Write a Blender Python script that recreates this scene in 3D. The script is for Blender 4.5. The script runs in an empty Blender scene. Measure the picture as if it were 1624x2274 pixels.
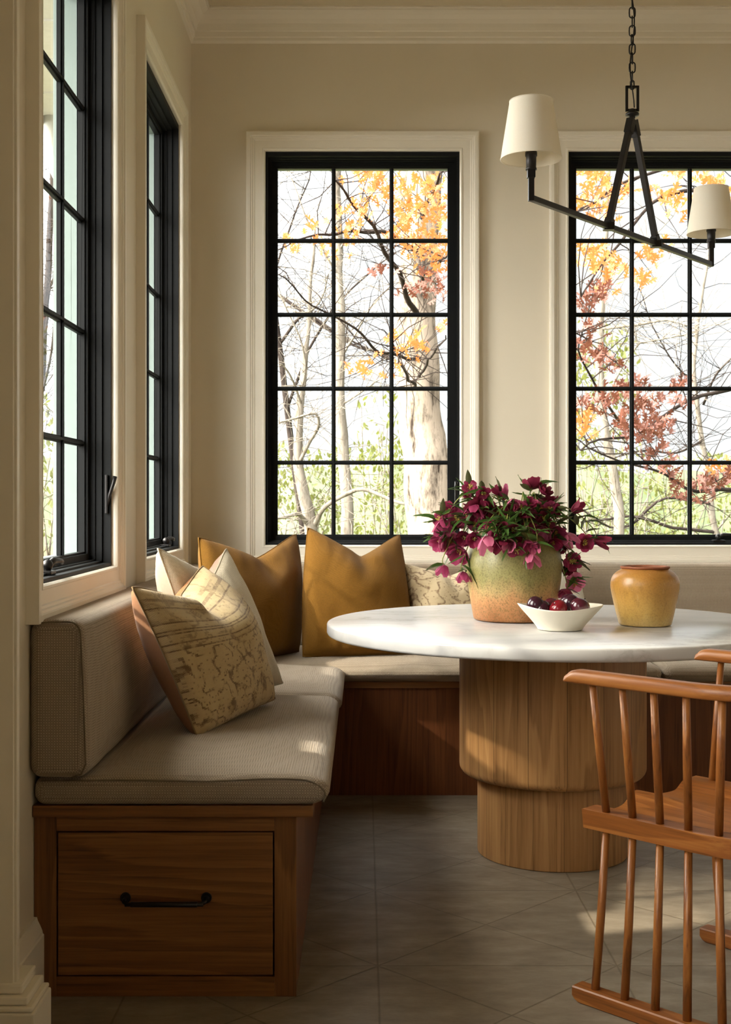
import bpy, bmesh, math, random
from mathutils import Vector, Matrix, noise
R = math.radians
SC = bpy.context.scene
COL = SC.collection
random.seed(7)

# ------------------------------------------------------------------ camera, sky, sun, exposure
F_PX, VPX, VPY, CAM_Z = 2749.0, 806.0, 1112.0, 1.17
cam_d = bpy.data.cameras.new('camera')
cam = bpy.data.objects.new('camera', cam_d); COL.objects.link(cam)
cam.location = (0, 0, CAM_Z); cam.rotation_euler = (R(90), 0, 0)
cam_d.sensor_fit = 'HORIZONTAL'; cam_d.sensor_width = 36
cam_d.lens = 36 * F_PX / 1624
cam_d.shift_x = (812 - VPX) / 1624; cam_d.shift_y = (VPY - 1137) / 1624
cam_d.clip_start = .05; cam_d.clip_end = 500
cam_d.dof.use_dof = True; cam_d.dof.focus_distance = 3.7; cam_d.dof.aperture_fstop = 20
SC.camera = cam
SC.view_settings.view_transform = 'Standard'; SC.view_settings.look = 'None'
SC.view_settings.gamma = 1; SC.view_settings.use_curve_mapping = False
SC.view_settings.exposure = 0.0
SC.cycles.use_denoising = True
SC.cycles.max_bounces = 10; SC.cycles.diffuse_bounces = 6; SC.cycles.glossy_bounces = 4
SC.cycles.transparent_max_bounces = 16; SC.cycles.transmission_bounces = 6
SC.cycles.sample_clamp_indirect = 6; SC.cycles.caustics_reflective = False; SC.cycles.caustics_refractive = False

SKY_BASE, SKY_LOBE, SUN_STRENGTH = 1.28, 26.0, 11.0
SUN_TO = Vector((1.0, .235, -.72))            # direction the sunlight travels
w = bpy.data.worlds.new('sky'); SC.world = w; w.use_nodes = True
nt = w.node_tree; nt.nodes.clear()
wo = nt.nodes.new('ShaderNodeOutputWorld'); wb = nt.nodes.new('ShaderNodeBackground')
tc = nt.nodes.new('ShaderNodeTexCoord')
def wmath(op, x, y, clamp=False):                # hazy sky, brightest round the low sun on the left
    m = nt.nodes.new('ShaderNodeMath'); m.operation = op; m.use_clamp = clamp
    for i, v in enumerate((x, y)):
        if isinstance(v, bpy.types.NodeSocket): nt.links.new(v, m.inputs[i])
        else: m.inputs[i].default_value = v
    return m.outputs[0]
dt = nt.nodes.new('ShaderNodeVectorMath'); dt.operation = 'DOT_PRODUCT'
nt.links.new(tc.outputs['Generated'], dt.inputs[0]); dt.inputs[1].default_value = (-SUN_TO).normalized()
lobe = wmath('POWER', wmath('DIVIDE', wmath('ADD', dt.outputs['Value'], .2), 1.2, True), 1.8)
lum = wmath('ADD', SKY_BASE, wmath('MULTIPLY', lobe, SKY_LOBE))
cr = nt.nodes.new('ShaderNodeValToRGB'); nt.links.new(lobe, cr.inputs[0])
cr.color_ramp.elements[0].position = 0; cr.color_ramp.elements[0].color = (.97, .985, 1, 1)
cr.color_ramp.elements[1].position = .5; cr.color_ramp.elements[1].color = (1, .955, .885, 1)
nt.links.new(cr.outputs[0], wb.inputs[0]); nt.links.new(lum, wb.inputs[1])
nt.links.new(wb.outputs[0], wo.inputs[0])
sd = bpy.data.lights.new('sun', 'SUN'); sd.energy = SUN_STRENGTH; sd.angle = R(1.6); sd.color = (1, .9, .74)
so = bpy.data.objects.new('sun', sd); COL.objects.link(so)
so.rotation_euler = SUN_TO.to_track_quat('-Z', 'Y').to_euler()
so.location = (-8, -5, 7)


def at(x, y, d):
    """point of the place seen at a picture position when it stands d metres down the room"""
    return Vector(((x - VPX) * d / F_PX, d, CAM_Z - (y - VPY) * d / F_PX))


# ------------------------------------------------------------------ materials
def S(r, g, b):
    f = lambda c: (c / 255 / 12.92) if c / 255 <= .04045 else ((c / 255 + .055) / 1.055) ** 2.4
    return (f(r), f(g), f(b), 1)


class NT:
    def __init__(s, name):
        s.m = bpy.data.materials.new(name); s.m.use_nodes = True
        s.t = s.m.node_tree; s.t.nodes.clear()
        s.out = s.n('ShaderNodeOutputMaterial'); s.b = s.n('ShaderNodeBsdfPrincipled')
        s.l(s.b.outputs[0], s.out.inputs[0])
        s.tc = s.n('ShaderNodeTexCoord')
        s.co = s.tc.outputs['Object']

    def n(s, k, **kw):
        x = s.t.nodes.new(k)
        for a, v in kw.items(): setattr(x, a, v)
        return x

    def l(s, a, b): s.t.links.new(a, b)

    def put(s, sock, v):
        if isinstance(v, bpy.types.NodeSocket): s.l(v, sock)
        else: sock.default_value = v

    def math(s, op, a, b=0.0, c=None, clamp=False):
        x = s.n('ShaderNodeMath', operation=op, use_clamp=clamp)
        s.put(x.inputs[0], a); s.put(x.inputs[1], b)
        if c is not None: s.put(x.inputs[2], c)
        return x.outputs[0]

    def vmul(s, v, k):
        x = s.n('ShaderNodeVectorMath', operation='MULTIPLY')
        s.put(x.inputs[0], v); x.inputs[1].default_value = k if hasattr(k, '__len__') else (k, k, k)
        return x.outputs[0]

    def vadd(s, a, b):
        x = s.n('ShaderNodeVectorMath', operation='ADD'); s.put(x.inputs[0], a); s.put(x.inputs[1], b)
        return x.outputs[0]

    def noise(s, v, scale, detail=4, rough=.55, dist=0, col=False):
        x = s.n('ShaderNodeTexNoise'); s.put(x.inputs['Vector'], v)
        x.inputs['Scale'].default_value = scale; x.inputs['Detail'].default_value = detail
        x.inputs['Roughness'].default_value = rough; x.inputs['Distortion'].default_value = dist
        return x.outputs['Color' if col else 'Fac']

    def ramp(s, f, stops):
        x = s.n('ShaderNodeValToRGB'); s.put(x.inputs[0], f); e = x.color_ramp.elements
        while len(e) < len(stops): e.new(.5)
        for i, (p, c) in enumerate(stops):
            e[i].position = p; e[i].color = c if hasattr(c, '__len__') else (c, c, c, 1)
        return x.outputs[0]

    def mix(s, f, a, b, blend='MIX'):
        x = s.n('ShaderNodeMix', data_type='RGBA', blend_type=blend)
        s.put(x.inputs[0], f); s.put(x.inputs[6], a); s.put(x.inputs[7], b)
        return x.outputs[2]

    def sep(s, v):
        x = s.n('ShaderNodeSeparateXYZ'); s.put(x.inputs[0], v); return x.outputs

    def comb(s, a, b, c):
        x = s.n('ShaderNodeCombineXYZ')
        for i, v in enumerate((a, b, c)): s.put(x.inputs[i], v)
        return x.outputs[0]

    def bump(s, h, strength=.3, dist=.002):
        x = s.n('ShaderNodeBump'); s.put(x.inputs['Height'], h)
        x.inputs['Strength'].default_value = strength; x.inputs['Distance'].default_value = dist
        s.l(x.outputs[0], s.b.inputs['Normal'])

    def set(s, color=None, rough=None, metal=None, spec=None, sheen=None, coat=None, trans=None):
        if color is not None: s.put(s.b.inputs['Base Color'], color)
        if rough is not None: s.put(s.b.inputs['Roughness'], rough)
        if metal is not None: s.b.inputs['Metallic'].default_value = metal
        if spec is not None: s.b.inputs['Specular IOR Level'].default_value = spec
        if sheen is not None: s.b.inputs['Sheen Weight'].default_value = sheen
        if coat is not None: s.b.inputs['Coat Weight'].default_value = coat
        return s

    def translucent(s, color, f):
        t = s.n('ShaderNodeBsdfTranslucent'); s.put(t.inputs[0], color)
        mx = s.n('ShaderNodeMixShader'); mx.inputs[0].default_value = f
        s.l(s.b.outputs[0], mx.inputs[1]); s.l(t.outputs[0], mx.inputs[2]); s.l(mx.outputs[0], s.out.inputs[0])


def m_paint(name, c, rough=.55, brush=0.0):
    k = NT(name); n = k.noise(k.co, 3, 3)
    col = k.mix(n, tuple(x * .96 for x in c[:3]) + (1,), tuple(min(1, x * 1.03) for x in c[:3]) + (1,))
    k.set(col, rough, spec=.35)
    k.bump(k.noise(k.vmul(k.co, (1, 1, .12)) if brush else k.co, 220, 3), .05 + brush, .001)
    return k.m


def m_flat(name, c, rough=.5, metal=0, spec=.5, var=.12, nscale=30, bump=.08):
    k = NT(name); n = k.noise(k.co, nscale, 4)
    k.set(k.mix(n, tuple(x * (1 - var) for x in c[:3]) + (1,), tuple(min(1, x * (1 + var)) for x in c[:3]) + (1,)), rough, metal, spec)
    k.bump(k.noise(k.co, nscale * 6, 3), bump, .001)
    return k.m


def m_wood(name, dark, mid, light, axis, rough=.42, planks=None, scale=1.0, coat=0, spec=.4, rot=0):
    """axis = grain direction 0/1/2; planks = number of staves round a vertical drum"""
    k = NT(name); co = k.co
    if rot:
        mp = k.n('ShaderNodeMapping'); k.l(co, mp.inputs[0]); mp.inputs['Rotation'].default_value = (0, 0, R(rot)); co = mp.outputs[0]
    st = [16.0, 16.0, 16.0]; st[axis] = 1.3
    if planks:
        x, y, z = k.sep(co)
        a = k.math('ARCTAN2', y, x)
        t = k.math('MULTIPLY', a, planks / (2 * math.pi))
        idn = k.math('FLOOR', t)
        wn = k.n('ShaderNodeTexWhiteNoise', noise_dimensions='1D'); k.put(wn.inputs['W'], idn)
        rnd = wn.outputs['Value']
        co = k.vadd(co, k.comb(k.math('MULTIPLY', rnd, 9.0), k.math('MULTIPLY', rnd, 5.0), k.math('MULTIPLY', rnd, 17.0)))
    v = k.vmul(co, tuple(q * scale for q in st))
    warp = k.noise(k.vmul(co, tuple(q * scale * .22 for q in st)), 1.0, 2, .5)
    rings = k.math('FRACT', k.math('MULTIPLY', k.math('ADD', warp, k.math('MULTIPLY', k.noise(v, 1.0, 3), .10)), 15.0))
    rings = k.ramp(rings, [(0, .2), (.7, .7), (.93, 1), (1, .2)])
    fine = k.noise(k.vmul(co, tuple((110 if i != axis else 3.2) * scale for i in range(3))), 1.0, 4, .65)
    tone = k.noise(k.vmul(co, tuple(q * scale * .35 for q in st)), 1.0, 2)
    f = k.math('ADD', k.math('MULTIPLY', rings, .26), k.math('ADD', k.math('MULTIPLY', fine, .62), k.math('MULTIPLY', tone, .14)))
    col = k.ramp(f, [(.2, dark), (.52, mid), (.85, light)])
    if planks:
        col = k.mix(1.0, col, k.ramp(rnd, [(0, (.62, .58, .52, 1)), (1, (1.12, 1.10, 1.04, 1))]), 'MULTIPLY')
        ed = k.math('ABSOLUTE', k.math('SUBTRACT', k.math('FRACT', t), .5))
        col = k.mix(k.ramp(ed, [(.488, 0), (.499, 1)]), col, tuple(q * .35 for q in dark[:3]) + (1,))
    pores = k.ramp(fine, [(.30, 1), (.42, 0)])
    col = k.mix(k.math('MULTIPLY', pores, .45), col, tuple(q * .5 for q in dark[:3]) + (1,))
    k.set(col, rough, spec=spec, coat=coat)
    k.bump(fine, .22, .001)
    return k.m


def m_weave(name, c1, c2, pitch, bump=.6, wr=.35, sheen=.15, slub=.3):
    k = NT(name)
    v = k.vmul(k.co, 2 * math.pi / pitch)
    x = k.n('ShaderNodeVectorMath', operation='SINE'); k.put(x.inputs[0], v)
    a, b, c = k.sep(x.outputs[0])
    d = k.n('ShaderNodeVectorMath', operation='DOT_PRODUCT'); k.put(d.inputs[0], x.outputs[0]); k.put(d.inputs[1], k.comb(b, c, a))
    wv = k.math('ADD', k.math('MULTIPLY', d.outputs['Value'], .4), .5, clamp=True)
    sl = k.noise(k.vmul(k.co, (1, 1, 1)), 160, 3, .7)
    f = k.math('ADD', k.math('MULTIPLY', wv, 1 - slub), k.math('MULTIPLY', sl, slub))
    big = k.noise(k.co, 5, 3)
    col = k.mix(f, c1, c2)
    col = k.mix(k.math('MULTIPLY', big, .35), col, tuple(q * .8 for q in c1[:3]) + (1,))
    k.set(col, .9, spec=.12, sheen=sheen)
    wrk = k.noise(k.vmul(k.co, (7, 26, 12)), 1.0, 2)
    k.bump(k.math('ADD', wv, k.math('MULTIPLY', wrk, wr * 8)), bump, .0016)
    return k.m


def m_kilim(name, base, base2, ink, scale=1.0, bands=True):
    """worn rug weave: rows of small knots drawing bands, diamonds and stems (own UV)"""
    k = NT(name); uv = k.tc.outputs['UV']
    N = 95
    q = k.n('ShaderNodeVectorMath', operation='SNAP'); k.put(q.inputs[0], uv); q.inputs[1].default_value = (1 / N, 1 / N, 1)
    u, vv, _ = k.sep(q.outputs[0])
    qs = q.outputs[0]
    iso = k.math('ABSOLUTE', k.math('SUBTRACT', k.noise(qs, 8 * scale, 1.0, .4), .5))
    line = k.ramp(iso, [(.018, 1), (.034, 0)])
    line = k.math('MULTIPLY', line, k.ramp(k.noise(k.vadd(qs, (3.3, 1.7, 0)), 7 * scale, 2), [(.42, 0), (.48, 1)]))
    v2 = k.n('ShaderNodeTexVoronoi', feature='F1', distance='MANHATTAN'); k.put(v2.inputs['Vector'], qs); v2.inputs['Scale'].default_value = 10 * scale
    ring = k.ramp(v2.outputs['Distance'], [(.10, 1), (.16, .1), (.20, .1), (.27, 1), (.36, 1), (.42, 0)])
    gate = k.ramp(k.noise(qs, 9 * scale, 2), [(.44, 0), (.50, 1)])
    dash = k.ramp(k.noise(k.vmul(qs, (34, 70, 1)), 1.0 * scale, 2), [(.60, 0), (.66, .9)])
    pat = k.math('MAXIMUM', k.math('MAXIMUM', k.math('MULTIPLY', line, .95), k.math('MULTIPLY', ring, gate)), dash)
    wear = k.ramp(k.noise(uv, 26, 4, .7), [(.34, .25), (.54, 1)])
    pat = k.math('MULTIPLY', pat, wear)
    if bands:
        bd = 0.0
        for p in (.56, .60, .665, .685, .74, .84, .90):
            e = k.math('ABSOLUTE', k.math('SUBTRACT', vv, p))
            bd = k.math('MAXIMUM', bd, k.ramp(e, [(.004, .9), (.009, 0)]))
        top = k.ramp(vv, [(.56, 1), (.58, .6)])
        pat = k.math('MAXIMUM', k.math('MULTIPLY', pat, top), k.math('MULTIPLY', bd, wear))
    knots = k.vmul(uv, 2 * math.pi * N)
    x = k.n('ShaderNodeVectorMath', operation='SINE'); k.put(x.inputs[0], knots)
    a, b, _ = k.sep(x.outputs[0])
    kn = k.math('ADD', k.math('MULTIPLY', k.math('MULTIPLY', a, b), .5), .5)
    col = k.mix(k.noise(k.vmul(uv, (3, 14, 1)), 1.6, 5, .65), base, base2)
    pat = k.math('MULTIPLY', pat, k.math('ADD', k.math('MULTIPLY', kn, .5), .68))
    col = k.mix(k.math('MULTIPLY', pat, .95, clamp=True), col, ink)
    col = k.mix(k.math('MULTIPLY', kn, .28), col, tuple(t * .35 for t in base[:3]) + (1,))
    k.set(col, .92, spec=.1, sheen=.2)
    k.bump(kn, .6, .0015)
    return k.m


M = {}
M['wall'] = m_paint('wall_paint', S(221, 211, 192), .6)
M['trim'] = m_paint('trim_paint', S(234, 227, 213), .38, .03)
M['ceiling'] = m_paint('ceiling_paint', S(212, 200, 174), .7)
M['black'] = m_flat('black_sash_paint', S(22, 23, 24), .55, spec=.14, var=.2)
M['bronze'] = m_flat('dark_bronze', S(46, 44, 44), .36, .75, var=.2)
M['nickel'] = m_flat('polished_latch_metal', S(120, 116, 110), .22, .9)
M['mint'] = m_flat('exterior_trim_paint', S(134, 148, 144), .6, var=.05)
M['siding'] = m_flat('exterior_siding', S(190, 192, 188), .7)
M['oak'] = m_wood('oak_stained_vertical', S(76, 44, 20), S(120, 77, 40), S(152, 104, 60), 2, .42)
M['oak_x'] = m_wood('oak_stained_across', S(78, 45, 20), S(126, 81, 42), S(160, 110, 62), 0, .42)
M['oak_y'] = m_wood('oak_stained_along', S(70, 36, 18), S(118, 68, 34), S(150, 94, 50), 1, .42)
M['panel'] = m_wood('oak_stained_panel', S(58, 28, 14), S(104, 58, 30), S(132, 80, 44), 2, .4)
M['pedestal'] = m_wood('natural_oak_staves', S(116, 78, 42), S(178, 132, 84), S(208, 164, 112), 2, .46, planks=16, scale=.8)
M['teak'] = m_wood('chair_teak', S(88, 46, 17), S(142, 84, 37), S(180, 120, 62), 1, .38, scale=.9, rot=-44)
M['teak_z'] = m_wood('chair_teak_spindle', S(86, 46, 17), S(138, 82, 36), S(176, 118, 60), 2, .38, scale=.9)
M['cushion'] = m_weave('banquette_weave', S(112, 96, 80), S(198, 182, 161), .0062)
M['cushion_plain'] = m_weave('banquette_piping', S(92, 78, 60), S(150, 134, 112), .004)
M['mustard'] = m_weave('mustard_linen', S(92, 60, 15), S(140, 99, 34), .0036, .6, .2, .06, .6)
M['cream'] = m_weave('cream_linen', S(176, 162, 136), S(226, 214, 190), .005, .5, .2, .25, .6)
M['pink'] = m_weave('blush_cotton', S(186, 150, 128), S(208, 176, 156), .002, .2, .5, .1, .6)
M['brown'] = m_weave('tan_cotton', S(140, 92, 56), S(162, 112, 72), .002, .2, .6, .15, .6)
M['kilim'] = m_kilim('kilim_weave', S(206, 184, 140), S(182, 154, 112), S(84, 52, 26))
M['kilim2'] = m_kilim('kilim_weave_small', S(206, 186, 152), S(190, 168, 132), S(92, 56, 34), .75, False)
M['grey_white'] = m_weave('off_white_linen', S(196, 188, 172), S(226, 220, 206), .003, .3, .4, .1, .6)


def mk_marble():
    k = NT('white_marble')
    v = k.vadd(k.vmul(k.co, (1.2, 3.2, 2.2)), k.vmul(k.noise(k.co, 2.2, 5, .6, col=True), .9))
    n1 = k.math('ABSOLUTE', k.math('SUBTRACT', k.noise(v, 1.6, 6, .62), .5))
    vein = k.ramp(n1, [(0, 1), (.012, .5), (.05, 0)])
    cloud = k.noise(k.vmul(k.co, (1.2, 4, 3)), 2.0, 5, .6)
    col = k.mix(cloud, S(206, 204, 201), S(176, 176, 178))
    col = k.mix(k.math('MULTIPLY', vein, k.math('MULTIPLY', k.ramp(k.noise(k.co, 3, 2), [(.4, 0), (.65, 1)]), .55)), col, S(150, 146, 142))
    k.set(col, .22, spec=.5); k.bump(k.noise(k.co, 60, 2), .02, .001)
    return k.m


def mk_floor():
    k = NT('slate_floor_tile'); x, y, z = k.sep(k.co)
    u = k.math('DIVIDE', k.math('SUBTRACT', x, .0385), .6014)
    v = k.math('DIVIDE', k.math('SUBTRACT', y, 3.1135), .6014)
    def dist(e, sc=1.0):
        f = k.math('FRACT', k.math('ADD', e, 100.0))
        return k.math('MULTIPLY', k.math('MINIMUM', f, k.math('SUBTRACT', 1.0, f)), .6014 * sc)
    d1 = k.math('MINIMUM', dist(u), dist(v))
    d2 = k.math('MINIMUM', dist(k.math('ADD', u, v), .7071), dist(k.math('SUBTRACT', u, v), .7071))
    d = k.math('MINIMUM', d1, d2)
    g = k.ramp(d, [(.0016, 1), (.0030, 0)])
    fl = k.math('FLOOR', k.math('ADD', u, v)); fl2 = k.math('FLOOR', k.math('SUBTRACT', u, v))
    wn = k.n('ShaderNodeTexWhiteNoise', noise_dimensions='2D'); k.put(wn.inputs['Vector'], k.comb(fl, fl2, k.math('FLOOR', u)))
    n = k.noise(k.vmul(k.co, (1, 2.2, 1)), 6, 7, .68)
    col = k.ramp(n, [(.3, S(108, 96, 81)), (.52, S(130, 118, 101)), (.72, S(152, 140, 122))])
    col = k.mix(k.math('MULTIPLY', wn.outputs['Value'], .22), col, S(112, 102, 90))
    sc = k.ramp(k.noise(k.vmul(k.co, (22, 60, 1)), 1, 5, .7), [(.70, 0), (.76, 1)])
    col = k.mix(k.math('MULTIPLY', sc, .3), col, S(196, 188, 174))
    col = k.mix(k.math('MULTIPLY', g, .75), col, S(86, 72, 52))
    k.set(col, k.ramp(n, [(.3, .5), (.7, .38)]), spec=.4)
    k.bump(k.math('SUBTRACT', k.math('MULTIPLY', n, .3), g), .35, .002)
    return k.m


def mk_glass():
    k = NT('window_glass'); k.t.nodes.remove(k.b)
    tr = k.n('ShaderNodeBsdfTransparent'); gl = k.n('ShaderNodeBsdfGlossy'); gl.inputs['Roughness'].default_value = .02
    fr = k.n('ShaderNodeFresnel'); fr.inputs[0].default_value = 1.45
    mx = k.n('ShaderNodeMixShader'); ge = k.n('ShaderNodeNewGeometry')
    k.l(k.math('MULTIPLY', fr.outputs[0], k.math('MULTIPLY', k.math('SUBTRACT', 1.0, ge.outputs['Backfacing']), .8)), mx.inputs[0])
    tr.inputs[0].default_value = (.97, .985, .98, 1)
    k.l(tr.outputs[0], mx.inputs[1]); k.l(gl.outputs[0], mx.inputs[2]); k.l(mx.outputs[0], k.out.inputs[0])
    return k.m


def mk_pot(name, stops, rough, spot, zlo, zhi, wob=.25, speck=.6):
    k = NT(name); x, y, z = k.sep(k.co)
    h = k.math('DIVIDE', k.math('SUBTRACT', z, zlo), zhi - zlo)
    h = k.math('ADD', h, k.math('MULTIPLY', k.math('SUBTRACT', k.noise(k.vmul(k.co, (1, 1, .35)), 14, 6, .6), .5), wob))
    col = k.ramp(h, stops)
    sp_ = k.ramp(k.noise(k.co, 170, 3, .75), [(.48, 0), (.62, 1)])
    col = k.mix(k.math('MULTIPLY', sp_, speck), col, spot)
    st = k.ramp(k.noise(k.vmul(k.co, (3, 3, .8)), 12, 5, .65), [(.55, 0), (.8, 1)])
    col = k.mix(k.math('MULTIPLY', st, .45), col, tuple(t * .5 for t in spot[:3]) + (1,))
    sc = k.ramp(k.noise(k.vmul(k.co, (6, 6, 1.5)), 22, 5, .7), [(.62, 0), (.68, 1)])
    col = k.mix(k.math('MULTIPLY', sc, .25), col, S(222, 204, 160))
    k.set(col, rough, spec=.5)
    k.bump(k.noise(k.co, 130, 5, .65), .3, .002)
    return k.m


def mk_petal(name, c1, c2):
    k = NT(name); uv = k.tc.outputs['UV']; u, v, _ = k.sep(uv)
    vein = k.noise(k.vmul(uv, (26, 1.5, 1)), 1, 2)
    edge = k.math('ABSOLUTE', k.math('SUBTRACT', u, .5))
    f = k.math('ADD', k.math('MULTIPLY', edge, 1.0), k.math('MULTIPLY', vein, .45))
    col = k.ramp(f, [(.1, c1), (.85, c2)])
    col = k.mix(k.math('MULTIPLY', k.ramp(v, [(0, 1), (.25, 0)]), .6), col, S(120, 110, 60))
    k.set(col, .5, spec=.25); k.translucent(c2, .28)
    k.bump(vein, .25, .001)
    return k.m


def mk_leaf(name, c1, c2, tr=.25, scale=8):
    k = NT(name); n = k.noise(k.co, scale, 3)
    col = k.mix(n, c1, c2); k.set(col, .45, spec=.35); k.translucent(c2, tr)
    return k.m


def mk_plum():
    k = NT('plum_skin'); n = k.noise(k.co, 26, 4)
    inf = k.n('ShaderNodeObjectInfo')
    c = k.mix(k.ramp(inf.outputs['Random'], [(.0, 0), (1, 1)]), S(48, 20, 34), S(86, 18, 30))
    col = k.mix(k.math('MULTIPLY', n, .4), c, S(40, 26, 44)); k.set(col, .2, spec=.5, coat=.2)
    return k.m


def mk_shade():
    k = NT('linen_shade'); v = k.vmul(k.co, (260, 260, 420)); n = k.noise(v, 1, 2)
    k.set(k.mix(n, S(244, 237, 222), S(250, 246, 236)), .85, spec=.1); k.translucent(S(250, 242, 226), .35)
    k.bump(n, .12, .0006)
    return k.m


def mk_bark(name, c1, c2):
    k = NT(name); n = k.noise(k.vmul(k.co, (1, 1, .28)), 11, 8, .75)
    k.set(k.ramp(n, [(.36, c1), (.54, c2)]), .9, spec=.1); k.bump(n, .8, .02)
    return k.m


M['marble'] = mk_marble(); M['floor'] = mk_floor(); M['glass'] = mk_glass()
M['vase'] = mk_pot('green_glazed_terracotta', [(.02, S(160, 104, 60)), (.24, S(190, 136, 88)), (.36, S(182, 152, 100)), (.5, S(144, 136, 84)), (.8, S(124, 118, 68)), (1, S(116, 110, 62))], .42, S(92, 84, 42), .765, 1.06, .42)
M['jar'] = mk_pot('amber_glazed_stoneware', [(0, S(206, 178, 116)), (.2, S(198, 160, 88)), (.6, S(178, 132, 62)), (1, S(164, 112, 54))], .3, S(96, 62, 24), .765, .957, .5, .22)
M['jar_rim'] = m_flat('rust_rim', S(136, 78, 48), .7, var=.3)
M['bowl'] = m_flat('cream_ceramic', S(238, 231, 214), .42, var=.04)
M['plum'] = mk_plum(); M['shade'] = mk_shade()
M['petal'] = [mk_petal('petal_deep', S(112, 24, 54), S(164, 54, 92)), mk_petal('petal_magenta', S(134, 34, 74), S(186, 80, 118)),
              mk_petal('petal_pink', S(164, 58, 100), S(214, 126, 154)), mk_petal('petal_wine', S(92, 20, 42), S(134, 40, 66))]
M['stamen'] = m_flat('stamen_yellow', S(214, 190, 96), .6)
M['stem'] = mk_leaf('flower_stem_green', S(120, 128, 58), S(158, 158, 84), .1)
M['leaf'] = mk_leaf('hellebore_leaf', S(40, 66, 26), S(84, 112, 48), .2, 20)
M['leaf_d'] = mk_leaf('hellebore_bract', S(50, 52, 34), S(88, 88, 52), .2, 20)
M['bark'] = mk_bark('oak_bark', S(44, 36, 30), S(150, 136, 122))
M['bark_pale'] = mk_bark('pale_bark', S(86, 78, 68), S(128, 120, 110))
M['twig'] = mk_bark('dark_twig', S(34, 28, 26), S(56, 48, 44))
M['orange'] = mk_leaf('orange_leaf', S(156, 78, 30), S(190, 116, 60), .4, 1.5)
M['rust'] = mk_leaf('rust_leaf', S(74, 38, 28), S(112, 66, 50), .2, 1.5)
M['olive'] = mk_leaf('olive_leaf', S(72, 80, 34), S(112, 116, 58), .35, 3)
M['green'] = mk_leaf('distant_green', S(66, 78, 50), S(92, 100, 66), .2, .4)
M['ground'] = m_flat('straw_ground', S(70, 72, 36), .95, var=.2, nscale=2)
M['bounce_ground'] = m_flat('bounce_ground_stone', S(98, 92, 82), .8, nscale=4)


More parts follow.
